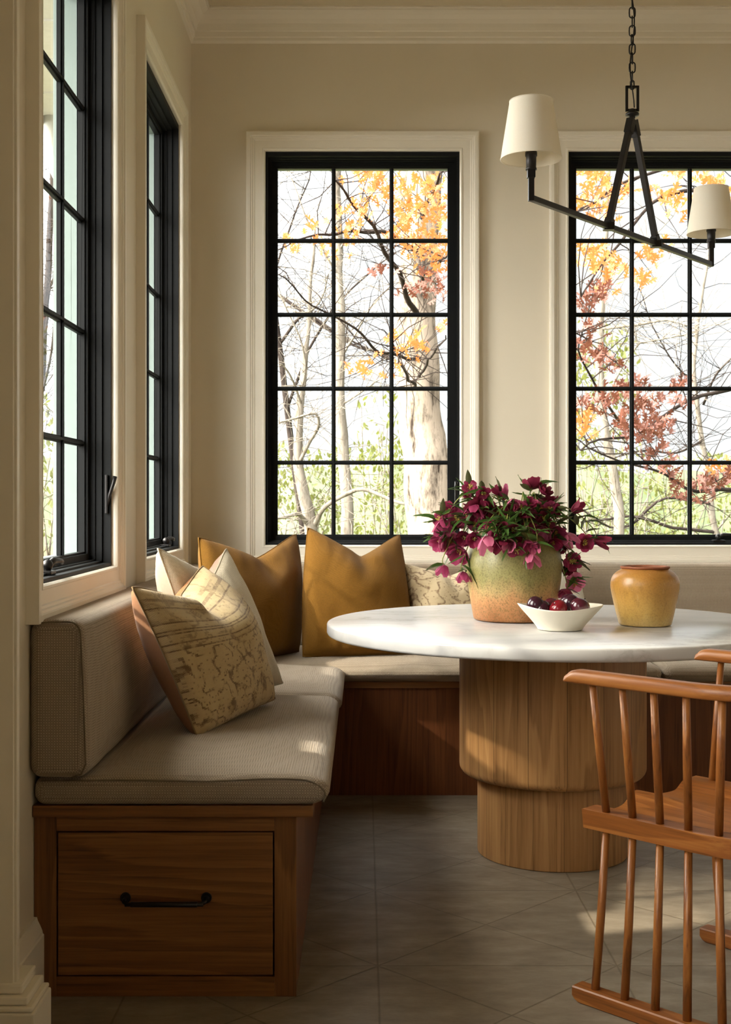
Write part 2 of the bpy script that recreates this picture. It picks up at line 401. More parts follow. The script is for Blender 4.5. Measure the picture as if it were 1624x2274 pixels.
# ------------------------------------------------------------------ mesh helpers
class MB:
    def __init__(s): s.bm = bmesh.new(); s.uv = None

    def face(s, pts, uvs=None):
        vs = [s.bm.verts.new(p) for p in pts]
        f = s.bm.faces.new(vs)
        if uvs:
            if s.uv is None: s.uv = s.bm.loops.layers.uv.new('UVMap')
            for l, u in zip(f.loops, uvs): l[s.uv].uv = u
        return f

    def box(s, x0, x1, y0, y1, z0, z1, fn=None, bev=0):
        bm = bmesh.new()
        bmesh.ops.create_cube(bm, size=1)
        for v in bm.verts:
            v.co = Vector((x0 + (v.co.x + .5) * (x1 - x0), y0 + (v.co.y + .5) * (y1 - y0), z0 + (v.co.z + .5) * (z1 - z0)))
        if bev: bmesh.ops.bevel(bm, geom=bm.edges[:], offset=bev, segments=2, profile=.6, affect='EDGES')
        s.take(bm, fn)
        return s

    def take(s, bm, fn=None):
        mp = {}
        for v in bm.verts: mp[v.index] = None
        bm.verts.index_update()
        vs = [s.bm.verts.new(fn(v.co) if fn else v.co) for v in bm.verts]
        for f in bm.faces:
            g = s.bm.faces.new([vs[v.index] for v in f.verts]); g.smooth = f.smooth
        bm.free()

    def grid(s, rows, closed_u=False, closed_v=False, uv=None, smooth=True):
        """rows[i][j] of points"""
        V = [[s.bm.verts.new(p) for p in r] for r in rows]
        n, m = len(V), len(V[0])
        if uv and s.uv is None: s.uv = s.bm.loops.layers.uv.new('UVMap')
        for i in range(n if closed_u else n - 1):
            for j in range(m if closed_v else m - 1):
                q = [(i, j), (i, (j + 1) % m), ((i + 1) % n, (j + 1) % m), ((i + 1) % n, j)]
                try: f = s.bm.faces.new([V[a % n][b] for a, b in q])
                except ValueError: continue
                f.smooth = smooth
                if uv:
                    for l, (a, b) in zip(f.loops, q): l[s.uv].uv = uv(a, b)
        return V

    def cap(s, ring, flip=False):
        try: s.bm.faces.new(ring[::-1] if flip else ring)
        except ValueError: pass

    def tube(s, pts, rad, seg=10, caps=True, square=False, closed=False, up=None):
        pts = [Vector(p) for p in pts]
        n = len(pts)
        rr = rad if hasattr(rad, '__len__') else [rad] * n
        rows = []; ref = None
        for i, p in enumerate(pts):
            if closed: t = pts[(i + 1) % n] - pts[i - 1]
            else: t = pts[min(i + 1, n - 1)] - pts[max(i - 1, 0)]
            t.normalize()
            if ref is None:
                ref = Vector(up) if up else (Vector((0, 0, 1)) if abs(t.z) < .9 else Vector((1, 0, 0)))
            a = ref - t * ref.dot(t)
            if a.length < 1e-5: a = t.orthogonal()
            a.normalize(); ref = a; b = t.cross(a)
            if square:
                k = rr[i] * 1.0
                if 0 < i < n - 1 and not closed:
                    c = (pts[i + 1] - p).normalized().dot((p - pts[i - 1]).normalized()); k = rr[i]
                rows.append([p + a * k + b * k, p - a * k + b * k, p - a * k - b * k, p + a * k - b * k])
            else:
                rows.append([p + (a * math.cos(2 * math.pi * j / seg) + b * math.sin(2 * math.pi * j / seg)) * rr[i] for j in range(seg)])
        V = s.grid(rows, closed_u=closed, closed_v=True, smooth=not square)
        if caps and not closed: s.cap(V[0], True); s.cap(V[-1])
        return s

    def lathe(s, prof, c=(0, 0), seg=48, cap0=True, cap1=False, fn=None):
        rows = []
        for r, z in prof:
            row = []
            for j in range(seg):
                a = 2 * math.pi * j / seg
                p = Vector((c[0] + r * math.cos(a), c[1] + r * math.sin(a), z))
                row.append(fn(p, a, r, z) if fn else p)
            rows.append(row)
        V = s.grid(rows, closed_v=True)
        if cap0: s.cap(V[0], True)
        if cap1: s.cap(V[-1])
        return s

    def sphere(s, c, r, seg=12, rings=8, sc=(1, 1, 1)):
        rows = []
        for i in range(1, rings):
            t = math.pi * i / rings
            rows.append([Vector(c) + Vector((r * sc[0] * math.sin(t) * math.cos(2 * math.pi * j / seg), r * sc[1] * math.sin(t) * math.sin(2 * math.pi * j / seg), r * sc[2] * math.cos(t))) for j in range(seg)])
        V = s.grid(rows, closed_v=True)
        a = s.bm.verts.new(Vector(c) + Vector((0, 0, r * sc[2]))); b = s.bm.verts.new(Vector(c) - Vector((0, 0, r * sc[2])))
        for j in range(seg):
            f = s.bm.faces.new([a, V[0][j], V[0][(j + 1) % seg]]); f.smooth = True
            f = s.bm.faces.new([b, V[-1][(j + 1) % seg], V[-1][j]]); f.smooth = True
        return s

    def rbox(s, x0, x1, y0, y1, z0, z1, r, nx=8, ny=8, nz=4, fn=None):
        lo = (x0, y0, z0); hi = (x1, y1, z1); ns = (nx, ny, nz)
        ax = []
        for i in range(3):
            a, b = lo[i], hi[i]
            inner = [a + r + (b - a - 2 * r) * k / ns[i] for k in range(ns[i] + 1)]
            ax.append([a, a + r * .33, a + r * .66] + inner + [b - r * .66, b - r * .33, b])
        def pt(p):
            q = Vector([min(max(p[i], lo[i] + r), hi[i] - r) for i in range(3)])
            d = Vector(p) - q
            o = q + d.normalized() * r if d.length > 1e-9 else q
            return fn(o) if fn else o
        for axis in range(3):
            u, v = [i for i in range(3) if i != axis]
            for val in (lo[axis], hi[axis]):
                rows = []
                for a in ax[u]:
                    row = []
                    for b in ax[v]:
                        p = [0, 0, 0]; p[axis] = val; p[u] = a; p[v] = b
                        row.append(pt(p))
                    rows.append(row)
                s.grid(rows)
        bmesh.ops.remove_doubles(s.bm, verts=s.bm.verts[:], dist=1e-5)
        return s

    def build(s, name, mat, parent=None, bevel=0, smooth=None, subsurf=0, weld=True):
        if weld: bmesh.ops.remove_doubles(s.bm, verts=s.bm.verts[:], dist=1e-6)
        bmesh.ops.recalc_face_normals(s.bm, faces=s.bm.faces[:])
        me = bpy.data.meshes.new(name); s.bm.to_mesh(me); s.bm.free()
        if smooth is not None:
            for p in me.polygons: p.use_smooth = smooth
        o = bpy.data.objects.new(name, me); COL.objects.link(o)
        for q in (mat if isinstance(mat, (list, tuple)) else [mat]): me.materials.append(q)
        if parent is not None:
            o.parent = parent
            W = Matrix.Identity(4); p = parent
            chain = []
            while p: chain.append(p); p = p.parent
            for c in reversed(chain): W = W @ Matrix.Translation(c.location)
            o.location = -W.translation
        if bevel:
            b = o.modifiers.new('bevel', 'BEVEL'); b.width = bevel; b.segments = 2; b.limit_method = 'ANGLE'; b.angle_limit = R(40)
        if subsurf:
            b = o.modifiers.new('sub', 'SUBSURF'); b.levels = subsurf; b.render_levels = subsurf
        return o


def tag(o, label=None, cat=None, group=None, kind=None):
    if label: o['label'] = label
    if cat: o['category'] = cat
    if group: o['group'] = group
    if kind: o['kind'] = kind
    return o


def empty(name, loc, label=None, cat=None, group=None, kind=None):
    o = bpy.data.objects.new(name, None); COL.objects.link(o); o.location = loc; o.empty_display_size = .05
    return tag(o, label, cat, group, kind)


# ------------------------------------------------------------------ the room shell
XL, YB, ZC = -.777, 5.606, 3.375          # left wall, back wall, ceiling
XR, YF = 4.0, -2.6
ZO0, ZO1, HW = .970, 2.750, .4395         # window opening: bottom, top, half width
BACK = [-.001, 1.3695, 2.740]             # window centres along the back wall
LEFT = [-.10, 1.30, 3.376, 4.768]  # window centres along the left wall; the first is added for fill light


def wall_with_holes(a0, a1, holes, place, name, thick):
    mb = MB()
    def bx(u0, u1, z0, z1): mb.box(u0, u1, 0, thick, z0, z1, place)
    cur = a0
    for h in sorted(holes):
        bx(cur, h - HW, 0, ZC); bx(h - HW, h + HW, 0, ZO0); bx(h - HW, h + HW, ZO1, ZC); cur = h + HW
    bx(cur, a1, 0, ZC)
    return tag(mb.build(name, M['wall']), kind='structure')


pl_back = lambda p: Vector((p[0], YB + p[1], p[2]))
pl_left = lambda p: Vector((XL - p[1], p[0], p[2]))
tag(MB().box(XL - .14, XR + .12, YF - .1, YB + .14, -.1, 0).build('floor', M['floor']), 'grey slate tiles with thin diagonal joints', None, kind='structure')
tag(MB().box(XL - .14, XR + .12, YF - .1, YB + .14, ZC, ZC + .1).build('ceiling', M['ceiling']), kind='structure')
wall_with_holes(XL, XR, BACK, pl_back, 'wall_back', .14)
wall_with_holes(YF, YB + .14, LEFT, pl_left, 'wall_left', .14)
tag(MB().box(XR, XR + .12, YF, YB + .14, 0, ZC).build('wall_right', M['wall']), kind='structure')
tag(MB().box(XL - .14, XR + .12, YF - .1, YF, 0, ZC).build('wall_front', M['wall']), kind='structure')


def extrude_profile(mb, prof, a0, a1, place):
    """prof = [(projection, height)], run along the wall from a0 to a1"""
    rows = [[place((a, -p, z)) for p, z in prof] for a in (a0, a1)]
    V = mb.grid(rows, smooth=False)
    mb.cap(V[0]); mb.cap(V[1], True)


CROWN = [(0, 3.240), (.011, 3.250), (.012, 3.262), (.018, 3.266), (.019, 3.286), (.026, 3.290), (.030, 3.302), (.034, 3.318), (.044, 3.335), (.060, 3.349), (.078, 3.356), (.086, 3.360), (.086, 3.366), (.094, 3.368), (.094, 3.376), (0, 3.376)]
mb = MB(); extrude_profile(mb, CROWN, XL, XR, pl_back); tag(mb.build('trim_1', M['trim']), 'stepped crown moulding along the back wall', kind='structure')
mb = MB(); extrude_profile(mb, CROWN, YF, YB, pl_left); tag(mb.build('trim_2', M['trim']), 'stepped crown moulding along the left wall', kind='structure')

BASE = [(0, .188), (.008, .188), (.010, .180), (.016, .168), (.021, .156), (.022, .150), (.025, .147), (.025, .030), (.030, .028), (.036, .020), (.038, .010), (.038, 0), (0, 0)]
mb = MB(); extrude_profile(mb, BASE, 2.60, 2.9205, pl_left); tag(mb.build('baseboard_left', M['trim']), kind='structure')
mb = MB()
mb.box(XL - .02, -.70, 2.505, 2.525, .19, ZC); mb.box(XL - .02, -.722, 2.525, 2.60, 0, ZC)
mb.box(XL - .02, -.7055, 2.499, 2.507, .19, ZC)
tag(mb.build('trim_3', M['trim'], bevel=.002), 'painted pilaster at the near left edge', kind='structure')
mb = MB()
for p0, z0, z1 in ((.046, 0, .150), (.042, .150, .160), (.030, .160, .176), (.014, .176, .196)):
    mb.box(XL - .02, -.70 + p0, 2.505 - p0, 2.60, z0, z1)
tag(mb.build('trim_4', M['trim'], bevel=.004), 'stepped plinth under the pilaster', kind='structure')

CASING = [(0, 0), (0, .014), (.004, .020), (.010, .0205), (.013, .017), (.046, .017), (.049, .021), (.055, .0215), (.058, .0265), (.064, .0275), (.067, .0325), (.080, .0325), (.0855, .031), (.0855, 0)]


def rect_loop(mb, prof, place, z0=ZO0, z1=ZO1, hw=HW):
    """mitred frame: prof = [(outward offset, projection into the room)]"""
    rows = []
    for sx, top in ((-1, 0), (1, 0), (1, 1), (-1, 1)):
        rows.append([place((sx * (hw + wd), -t, (z1 + wd) if top else (z0 - wd))) for wd, t in prof])
    mb.grid(rows, closed_u=True, smooth=False)


def ring(mb, place, ho, hi, zo0, zi0, zi1, zo1, v0, v1):
    mb.box(-ho, -hi, v0, v1, zo0, zo1, place); mb.box(hi, ho, v0, v1, zo0, zo1, place)
    mb.box(-hi, hi, v0, v1, zo0, zi0, place); mb.box(-hi, hi, v0, v1, zi1, zo1, place)


def window(n, c, side, cranks=(), levers=(), label=''):
    if side == 'back': place = lambda p: Vector((c + p[0], YB + p[1], p[2]))
    else: place = lambda p: Vector((XL - p[1], c + p[0], p[2]))
    root = empty('window_%d' % n, place((0, 0, ZO0)), label, None, None, 'structure')
    mb = MB(); rect_loop(mb, CASING, place); mb.build('window_casing', M['trim'], root)
    mb = MB()
    ring(mb, place, HW + .001, .4300, ZO0 - .001, ZO0 + .010, ZO1 - .020, ZO1 + .001, -.002, .094)
    ring(mb, place, .4310, .4235, ZO0 + .009, ZO0 + .016, ZO1 - .026, ZO1 - .019, .024, .094)
    ring(mb, place, .4240, .4180, ZO0 + .015, ZO0 + .020, ZO1 - .032, ZO1 - .025, .044, .094)
    mb.build('window_frame', M['black'], root, bevel=.0015)
    GZ0, GZ1, GH = 1.015, 2.694, .390
    mb = MB()
    ring(mb, place, .4185, GH + .007, ZO0 + .0195, GZ0 - .006, GZ1 + .006, ZO1 - .0315, .062, .093)
    ring(mb, place, GH + .0075, GH, GZ0 - .0065, GZ0, GZ1, GZ1 + .0065, .070, .091)
    pw = (2 * GH - 2 * .019) / 3; ph = (GZ1 - GZ0 - 4 * .019) / 5
    for i in (1, 2):
        x = -GH + i * pw + (i - 1) * .019
        mb.box(x, x + .019, .077, .090, GZ0, GZ1, place); mb.box(x + .0055, x + .0135, .070, .0915, GZ0, GZ1, place)
    for j in range(1, 5):
        z = GZ0 + j * ph + (j - 1) * .019
        mb.box(-GH, GH, .0775, .0895, z, z + .019, place); mb.box(-GH, GH, .0705, .091, z + .0055, z + .0135, place)
    mb.build('window_sash', M['black'], root, bevel=.001)
    MB().box(-GH - .004, GH + .004, .0835, .0865, GZ0 - .004, GZ1 + .004, place).build('window_pane', M['glass'], root)
    mb = MB(); ring(mb, place, HW - .001, .394, ZO0 + .001, ZO0 + .04, ZO1 - .05, ZO1 - .001, .0945, .139); ring(mb, place, HW + .06, .400, ZO0 - .05, ZO0 + .03, ZO1 - .035, ZO1 + .06, .1405, .168)
    mb.build('exterior_trim', M['mint'], root)
    for u in cranks:
        mb = MB()
        mb.box(u - .028, u + .028, .012, .05, ZO0 + .010, ZO0 + .022, place, .004)
        mb.tube([place((u, .03, ZO0 + .02)), place((u, .026, ZO0 + .036)), place((u + .02, .018, ZO0 + .046)), place((u + .055, .012, ZO0 + .044)), place((u + .068, .012, ZO0 + .040))], [.010, .010, .009, .008, .010], 10)
        mb.sphere(place((u, .028, ZO0 + .036)), .0145, 12, 8)
        mb.build('window_crank', M['bronze'], root)
    for u, z in levers:
        mb = MB()
        mb.box(u - .006, u + .006, .006, .014, z - .06, z + .06, place, .002)
        mb.tube([place((u, .012, z - .045)), place((u, .0, z)), place((u + math.copysign(.003, -u), -.012, z + .035)), place((u, -.016, z + .055))], [.005, .006, .006, .007], 8)
        mb.build('lock_lever', M['bronze'], root)
    return root


window(1, LEFT[2], 'left', cranks=(-.215,), levers=((.424, 1.19),), label='tall black casement nearest the camera in the left wall')
window(2, LEFT[3], 'left', cranks=(.30,), label='tall black casement in the left wall beside the corner')
window(3, BACK[0], 'back', levers=((.424, 1.20),), label='black fifteen-pane window left in the back wall')
window(4, BACK[1], 'back', cranks=(.25,), label='black fifteen-pane window behind the hanging lamp')
window(5, BACK[2], 'back', label='black window at the right of the back wall')
window(6, LEFT[1], 'left', label='black casement in the left wall before the pilaster')
window(7, LEFT[0], 'left', label='black casement added out of view beside the camera for fill light')  # unseen window, added only to bring in fill light
for i, (c, side) in enumerate([(x, 'b') for x in BACK] + [(y, 'l') for y in LEFT]):   # sampling guides for the daylight in the openings
    d = bpy.data.lights.new('window_daylight', 'AREA'); d.shape = 'RECTANGLE'; d.size = .86; d.size_y = 1.76
    d.cycles.is_portal = True
    o = bpy.data.objects.new('window_daylight', d); COL.objects.link(o)
    if side == 'b': o.location = (c, YB + .112, 1.86); o.rotation_euler = (R(-90), 0, 0)
    else: o.location = (XL - .112, c, 1.86); o.rotation_euler = (0, R(-90), 0)

# ------------------------------------------------------------------ banquette
bench = empty('banquette_bench', (-.45, 2.92, 0), 'stained oak bench base with black-handled drawer along the left wall', 'bench')
XB0, XB1, YB0 = -.776, -.157, 2.921
mb = MB()
mb.box(XB0, XB1 - .001, YB0 + .02, 4.914, 0, .427)
mb.build('body', M['panel'], bench)
for xa, xb in ((XB0, -.7235), (-.2085, XB1)): MB().box(xa, xb, YB0, YB0 + .022, 0, .427).build('frame_stile', M['oak'], bench, bevel=.001)
for za, zb in ((.3905, .427), (0, .0465)): MB().box(-.7235, -.2085, YB0 + .0003, YB0 + .022, za, zb).build('frame_rail', M['oak_x'], bench, bevel=.001)
MB().box(XB0, -.117, 2.905, 4.90, .427, .4535, bev=.002).build('bench_top', M['oak_x'], bench)
dr = MB().box(-.7195, -.2125, YB0 + .001, YB0 + .0195, .0505, .3865).build('drawer_front', M['oak_x'], bench, bevel=.001)
mb = MB()
hz, hx0, hx1, hy = .2295, -.560, -.369, YB0 + .001
for x in (hx0, hx1):
    mb.tube([(x, hy, hz + .004), (x, hy - .004, hz + .004)], .0125, 20); mb.tube([(x, hy - .004, hz + .004), (x, hy - .009, hz + .004)], [.010, .0075], 20)
    mb.tube([(x, hy - .006, hz + .004), (x, hy - .024, hz + .001), (x + (.010 if x == hx0 else -.010), hy - .030, hz - .003)], .0048, 10)
mb.tube([(hx0 + .004, hy - .030, hz - .003), (hx1 - .004, hy - .030, hz - .003)], .0048, 12)
mb.tube([(hx0 + .018, hy - .030, hz - .003), (hx1 - .018, hy - .030, hz - .003)], .0064, 14)
hd = mb.build('drawer_handle', M['bronze'], dr); tag(hd, 'black bar handle')

bb = empty('banquette_bench', (1.5, 4.918, 0), 'dark stained oak bench base running along the back wall behind the table', 'bench')
MB().box(XB0, 3.95, 4.918, YB - .002, 0, .427).build('body', M['panel'], bb)
MB().box(XB0, 3.95, 4.903, YB - .002, .4272, .4535, bev=.002).build('bench_top', M['oak_x'], bb)


def seat_cushion(x0, x1, y0, y1, z0, zf, crown, r, front_axis, label, name='seat_cushion', seams=()):
    def fn(p):
        u = (p.x - x0) / (x1 - x0) * 2 - 1; v = (p.y - y0) / (y1 - y0) * 2 - 1
        k = max(0, (p.z - z0) / (zf - z0))
        q = p.copy()
        if front_axis == 'x': k *= min(1, max(0, (p.x + .64) / .08))
        q.z += crown * k * (1 - abs(u) ** 2.6) * (1 - abs(v) ** 4) * .9 + crown * .25 * k * noise.noise(Vector((p.x * 5, p.y * 4, 3)))
        k = max(0, (p.z - z0) / (zf - z0)); bl = 4 * k * (1 - k)
        if front_axis == 'x': q.x += .020 * bl * max(0, u) ** 3
        else: q.y -= .018 * bl * max(0, -v) ** 3
        return q
    root = empty(name, ((x0 + x1) / 2, (y0 + y1) / 2, z0), label, 'cushion')
    mb = MB(); mb.rbox(x0, x1, y0, y1, z0, zf, r, 16, 22, 3, fn); mb.build('cushion_cover', M['cushion'], root)
    for pts in seams:
        mb = MB(); mb.tube([fn(Vector(p)) for p in pts], .0022, 8); mb.build('piping', M['cushion_plain'], root)
    return root


ZT = .4536


def arc_seam(x0, x1, y, z0, zt, r):
    pts = [(x0 + .02 + (x1 - r - x0 - .02) * i / 14, y, zt) for i in range(15)]
    for i in range(1, 7):
        a = math.pi / 2 * i / 6
        pts.append((x1 - r + r * math.sin(a), y, zt - r + r * math.cos(a)))
    pts.append((x1 - .002, y, z0 + .02))
    return pts


seat_cushion(-.774, -.098, 2.898, 4.14, ZT, .522, .030, .028, 'x', 'long taupe seat cushion on the left bench above the drawer, under the rug pillow', seams=[arc_seam(-.774, -.102, 2.902, ZT, .514, .05)])
seat_cushion(-.774, -.090, 4.145, 4.87, ZT, .522, .030, .030, 'x', 'short taupe seat cushion in the corner end of the left bench, before the mustard pillows', seams=[])
seat_cushion(-.770, 1.18, 4.872, YB - .12, ZT, .522, .030, .034, 'y', 'long taupe seat cushion on the back bench behind the table base')
seat_cushion(1.185, 3.2, 4.872, YB - .12, ZT, .522, .030, .034, 'y', 'taupe seat cushion on the back bench at the right, behind the chair')


def back_cushion(kind):
    T = .128
    if kind == 'left':
        x0, x1, y0, y1, z0, z1 = XL + .001, XL + T, 2.868, 5.47, .5238, .893
        def fn(p):
            q = p.copy(); k = (p.z - z0) / (z1 - z0)
            if p.x > XL + .06: q.x += .012 * (1 - k) + .012 * math.sin(math.pi * k) * min(1, (p.y - y0) / .15) + .004 * noise.noise(p * 6)
            return q
        lab = 'tall taupe backrest cushion against the left wall below its windows'
    else:
        x0, x1, y0, y1, z0, z1 = XL + T + .018, 3.2, YB - T, YB - .001, .5238, .893
        def fn(p):
            q = p.copy(); k = (p.z - z0) / (z1 - z0)
            if p.y < YB - .06: q.y -= .010 * (1 - k) + .010 * math.sin(math.pi * k)
            return q
        lab = 'long taupe backrest cushion against the back wall below its windows'
    root = empty('back_cushion', ((x0 + x1) / 2, (y0 + y1) / 2, z0), lab, 'cushion')
    mb = MB(); mb.rbox(x0, x1, y0, y1, z0, z1, .030, 5 if kind == 'left' else 24, 24 if kind == 'left' else 5, 10, fn)
    mb.build('cushion_cover', M['cushion'], root)
    if kind == 'left':
        y = y0 + .003; r = .028; xe = x1 - .006; ze = z1 - .004
        pts = [(x0 + .004, y, ze - .006), (x0 + .05, y, ze)] + [(xe - r + r * math.sin(math.pi / 2 * i / 6), y, ze - r + r * math.cos(math.pi / 2 * i / 6)) for i in range(7)]
        pts += [(xe + .006, y, ze - .15), (xe + .011, y, z0 + .06), (xe + .012, y, z0 + .035), (xe + .002, y, z0 + .012), (xe - .02, y, z0 + .004)]
        mb = MB(); mb.tube(pts, .0022, 8); mb.build('piping', M['cushion_plain'], root)


back_cushion('left'); back_cushion('back')


# ------------------------------------------------------------------ pillows
def pillow(corners, T, notch, label, front, back=None, nc=.5, pinch=.018, seed=0, crease=1.0, sag=0.0, notch_w=1.0, tz=1.0, piping=False, floor_z=.545, Tb=None, flop=0.0):
    """corners BL, BR, TR, TL (x, y, z) of the seam; front faces the sitter; notch = depth of the karate chop"""
    BL, BR, TR, TL = [Vector(c) for c in corners]
    nrm = ((BR - BL).cross(TL - BL) + (TR - TL).cross(TR - BR)).normalized()
    up = ((TL - BL) + (TR - BR)).normalized(); rt = ((BR - BL) + (TR - TL)).normalized()
    W = (BR - BL).length; H = (TL - BL).length
    N = 44
    def surf(s, t, side):
        p = BL * (1 - s) * (1 - t) + BR * s * (1 - t) + TR * s * t + TL * (1 - s) * t
        p = p + rt * W * pinch * ((1 - s) ** 3 - s ** 3) * math.sin(math.pi * t) ** 1.0 * 1.2
        p = p + up * H * pinch * math.sin(math.pi * s) * ((1 - t) ** 3 * .8 - t ** 3 * .5)
        d = (s / nc if s < nc else (1 - s) / (1 - nc)); d = max(0, d)
        dd = d ** 1.35 * (1.6 - .6 * d)
        p = p - up * notch * dd * (t ** 2.6)
        e = (4 * s * (1 - s)) * (4 * t * (1 - t))
        h = (T if side >= 0 or Tb is None else Tb) * .5 * max(e, 0) ** .42
        g = math.exp(-((s - nc) / .10) ** 2) * max(0, (t - .45) / .55) ** 1.2
        h *= 1 - .55 * g * crease
        bl = math.exp(-((s - nc) / .30) ** 2 - ((t - .62) / .20) ** 2)
        h += T * .10 * bl * crease * e
        if flop:
            ws = min(1, max(0, (s - .40) / .30)); ws = ws * ws * (3 - 2 * ws)
            p = p - nrm * flop * ws * max(0, (t - .55) / .45) ** 2
        fold = noise.noise(Vector((s * 4 + seed * 7.1, t * 4, side * 3.3))) * .015 * min(1, e * 2)
        fold += noise.noise(Vector((s * 14 + seed, t * 5, side * 2 + 9))) * .006 * (1 - e) * min(1, e * 8)
        q = p + nrm * side * (h + fold) + up * (-sag * (1 - t) * math.sin(math.pi * s))
        if q.z < floor_z: q.z = floor_z + (q.z - floor_z) * .12
        return q
    c = (BL + BR) / 2
    root = empty('throw_pillow', c, label, 'pillow')
    for side, nm, mt in ((1, 'front_cover', front), (-1, 'back_cover', back or front)):
        mb = MB()
        mb.grid([[surf(i / N, j / N, side) for j in range(N + 1)] for i in range(N + 1)], uv=lambda a, b: (a / N, b / N))
        o = mb.build(nm, mt, root)
        # keep the outside facing out
        me = o.data; cen = sum((v.co for v in me.vertices), Vector()) / len(me.vertices)
        if sum(((f.center - (BL + BR + TR + TL) / 4).dot(f.normal) for f in me.polygons)) < 0: me.flip_normals()
    mb = MB()
    loop = [surf(i / N, 0, 0) for i in range(N)] + [surf(1, i / N, 0) for i in range(N)] + [surf(1 - i / N, 1, 0) for i in range(N)] + [surf(0, 1 - i / N, 0) for i in range(N)]
    mb.tube(loop, .0028, 6, closed=True)
    mb.build('seam', front, root)
    return root


pillow([(-.440, 3.30, .535), (-.268, 3.78, .565), (-.390, 3.67, .995), (-.600, 3.22, .945)], .15, .085,
       'nearest pillow, worn brown-patterned rug weave with tan cotton back', M['kilim'], M['brown'], nc=.54, seed=1, Tb=.26, flop=.10)
pillow([(-.455, 3.68, .55), (-.268, 4.14, .56), (-.446, 4.05, 1.012), (-.600, 3.62, 1.030)], .12, .095,
       'cream linen pillow with blush back, leaning behind the rug pillow', M['cream'], M['pink'], nc=.60, seed=2, Tb=.26)
pillow([(-.56, 4.74, .545), (-.265, 5.12, .545), (-.289, 5.36, 1.024), (-.650, 4.895, 1.023)], .19, .105,
       'mustard linen pillow in the corner, behind the cream one', M['mustard'], None, nc=.55, seed=3, pinch=-.018)
pillow([(-.240, 4.97, .545), (.205, 5.02, .545), (.158, 5.32, 1.022), (-.232, 5.22, 1.055)], .20, .125,
       'mustard linen pillow leaning on the back wall cushion left of the tabletop', M['mustard'], None, nc=.56, seed=4, pinch=-.018)
pillow([(.225, 5.03, .545), (.60, 5.10, .545), (.50, 5.33, .885), (.155, 5.27, .905)], .16, .055,
       'small brown-patterned rug pillow on the back bench left of the flower vase', M['kilim2'], M['pink'], nc=.55, seed=5)
pillow([(.62, 5.06, .545), (.965, 5.08, .545), (.925, 5.34, .905), (.62, 5.33, .905)], .15, .05,
       'off-white pillow on the back bench hidden behind the flower vase', M['grey_white'], None, nc=.5, seed=6)

# ------------------------------------------------------------------ table
TX, TY, TZ = .633, 4.14, .765
tb = empty('dining_table', (TX, TY, 0), 'round white marble table on a stepped oak drum base', 'table')
prof = [(0, TZ - .040), (.742, TZ - .040), (.750, TZ - .037), (.753, TZ - .031), (.753, TZ - .006), (.7515, TZ - .002), (.748, TZ), (0, TZ)]
def ped(name, r, z0, z1, rb):
    p = [(0, z0), (r - rb, z0)] + [(r - rb + rb * math.sin(a), z0 + rb - rb * math.cos(a)) for a in [math.pi / 2 * i / 6 for i in range(1, 7)]] + [(r, z1), (0, z1)]
    mb = MB(); mb.lathe([(max(a, .0005), b) for a, b in p], (0, 0), 72, True, True)
    o = mb.build(name, M['pedestal'], None); o.parent = tb
    md = o.modifiers.new('edge', 'EDGE_SPLIT'); md.split_angle = R(35)
    return o
mb = MB(); mb.lathe([(max(a, .0005), b) for a, b in prof], (TX, TY), 128, True, True)
o = mb.build('tabletop', M['marble'], tb); md = o.modifiers.new('edge', 'EDGE_SPLIT'); md.split_angle = R(50)
tag(o, 'white marble top')
ped('pedestal_drum', .309, .263, TZ - .040, .028)
ped('pedestal_foot', .2485, 0, .268, .004)

# ------------------------------------------------------------------ vase, bowl, plums, jar
VX, VY = .5146, 4.21
vs = empty('vase', (VX, VY, TZ), 'large rounded pot, mossy green glaze over terracotta, holding the flowers', 'vase')
vp = [(0.0005, .0), (.132, .0), (.137, .004), (.140, .016), (.146, .05), (.154, .10), (.161, .15), (.1635, .185), (.161, .215), (.152, .245), (.136, .268), (.115, .284), (.098, .293), (.092, .300), (.094, .306), (.088, .309), (.082, .304), (.082, .29), (.10, .27), (.13, .23), (.12, .06), (.0005, .05)]
mb = MB(); mb.lathe([(r, TZ + z) for r, z in vp], (VX, VY), 64, True, True, fn=lambda p, a, r, z: p + Vector((math.cos(a), math.sin(a), 0)) * (.003 * noise.noise(Vector((math.cos(a) * 2, math.sin(a) * 2, z * 6)))))
mb.build('vase_body', M['vase'], vs, subsurf=1)

JX, JY = .919, 4.03
jr = empty('jar', (JX, JY, TZ), 'small amber brown stoneware jar at the right of the tabletop', 'jar')
jp = [(.0005, 0), (.080, 0), (.084, .003), (.086, .012), (.092, .035), (.101, .075), (.109, .11), (.1115, .132), (.109, .150), (.101, .165), (.090, .175), (.080, .180), (.075, .184)]
mb = MB(); mb.lathe([(r, TZ + z) for r, z in jp], (JX, JY), 56, True, False, fn=lambda p, a, r, z: p + Vector((math.cos(a), math.sin(a), 0)) * (.002 * noise.noise(Vector((math.cos(a) * 2 + 5, math.sin(a) * 2, z * 9)))))
mb.build('jar_body', M['jar'], jr, subsurf=1)
rp = [(.075, .184), (.080, .187), (.0805, .190), (.078, .193), (.070, .193), (.066, .190), (.066, .18), (.09, .16), (.10, .13), (.08, .03), (.0005, .02)]
mb = MB(); mb.lathe([(r, TZ + z) for r, z in rp], (JX, JY), 56, False, True, fn=lambda p, a, r, z: p + Vector((0, 0, .0015 * noise.noise(Vector((math.cos(a) * 3, math.sin(a) * 3, 2))))))
o = mb.build('jar_rim', M['jar_rim'], jr, subsurf=1); tag(o, 'rust coloured rim')

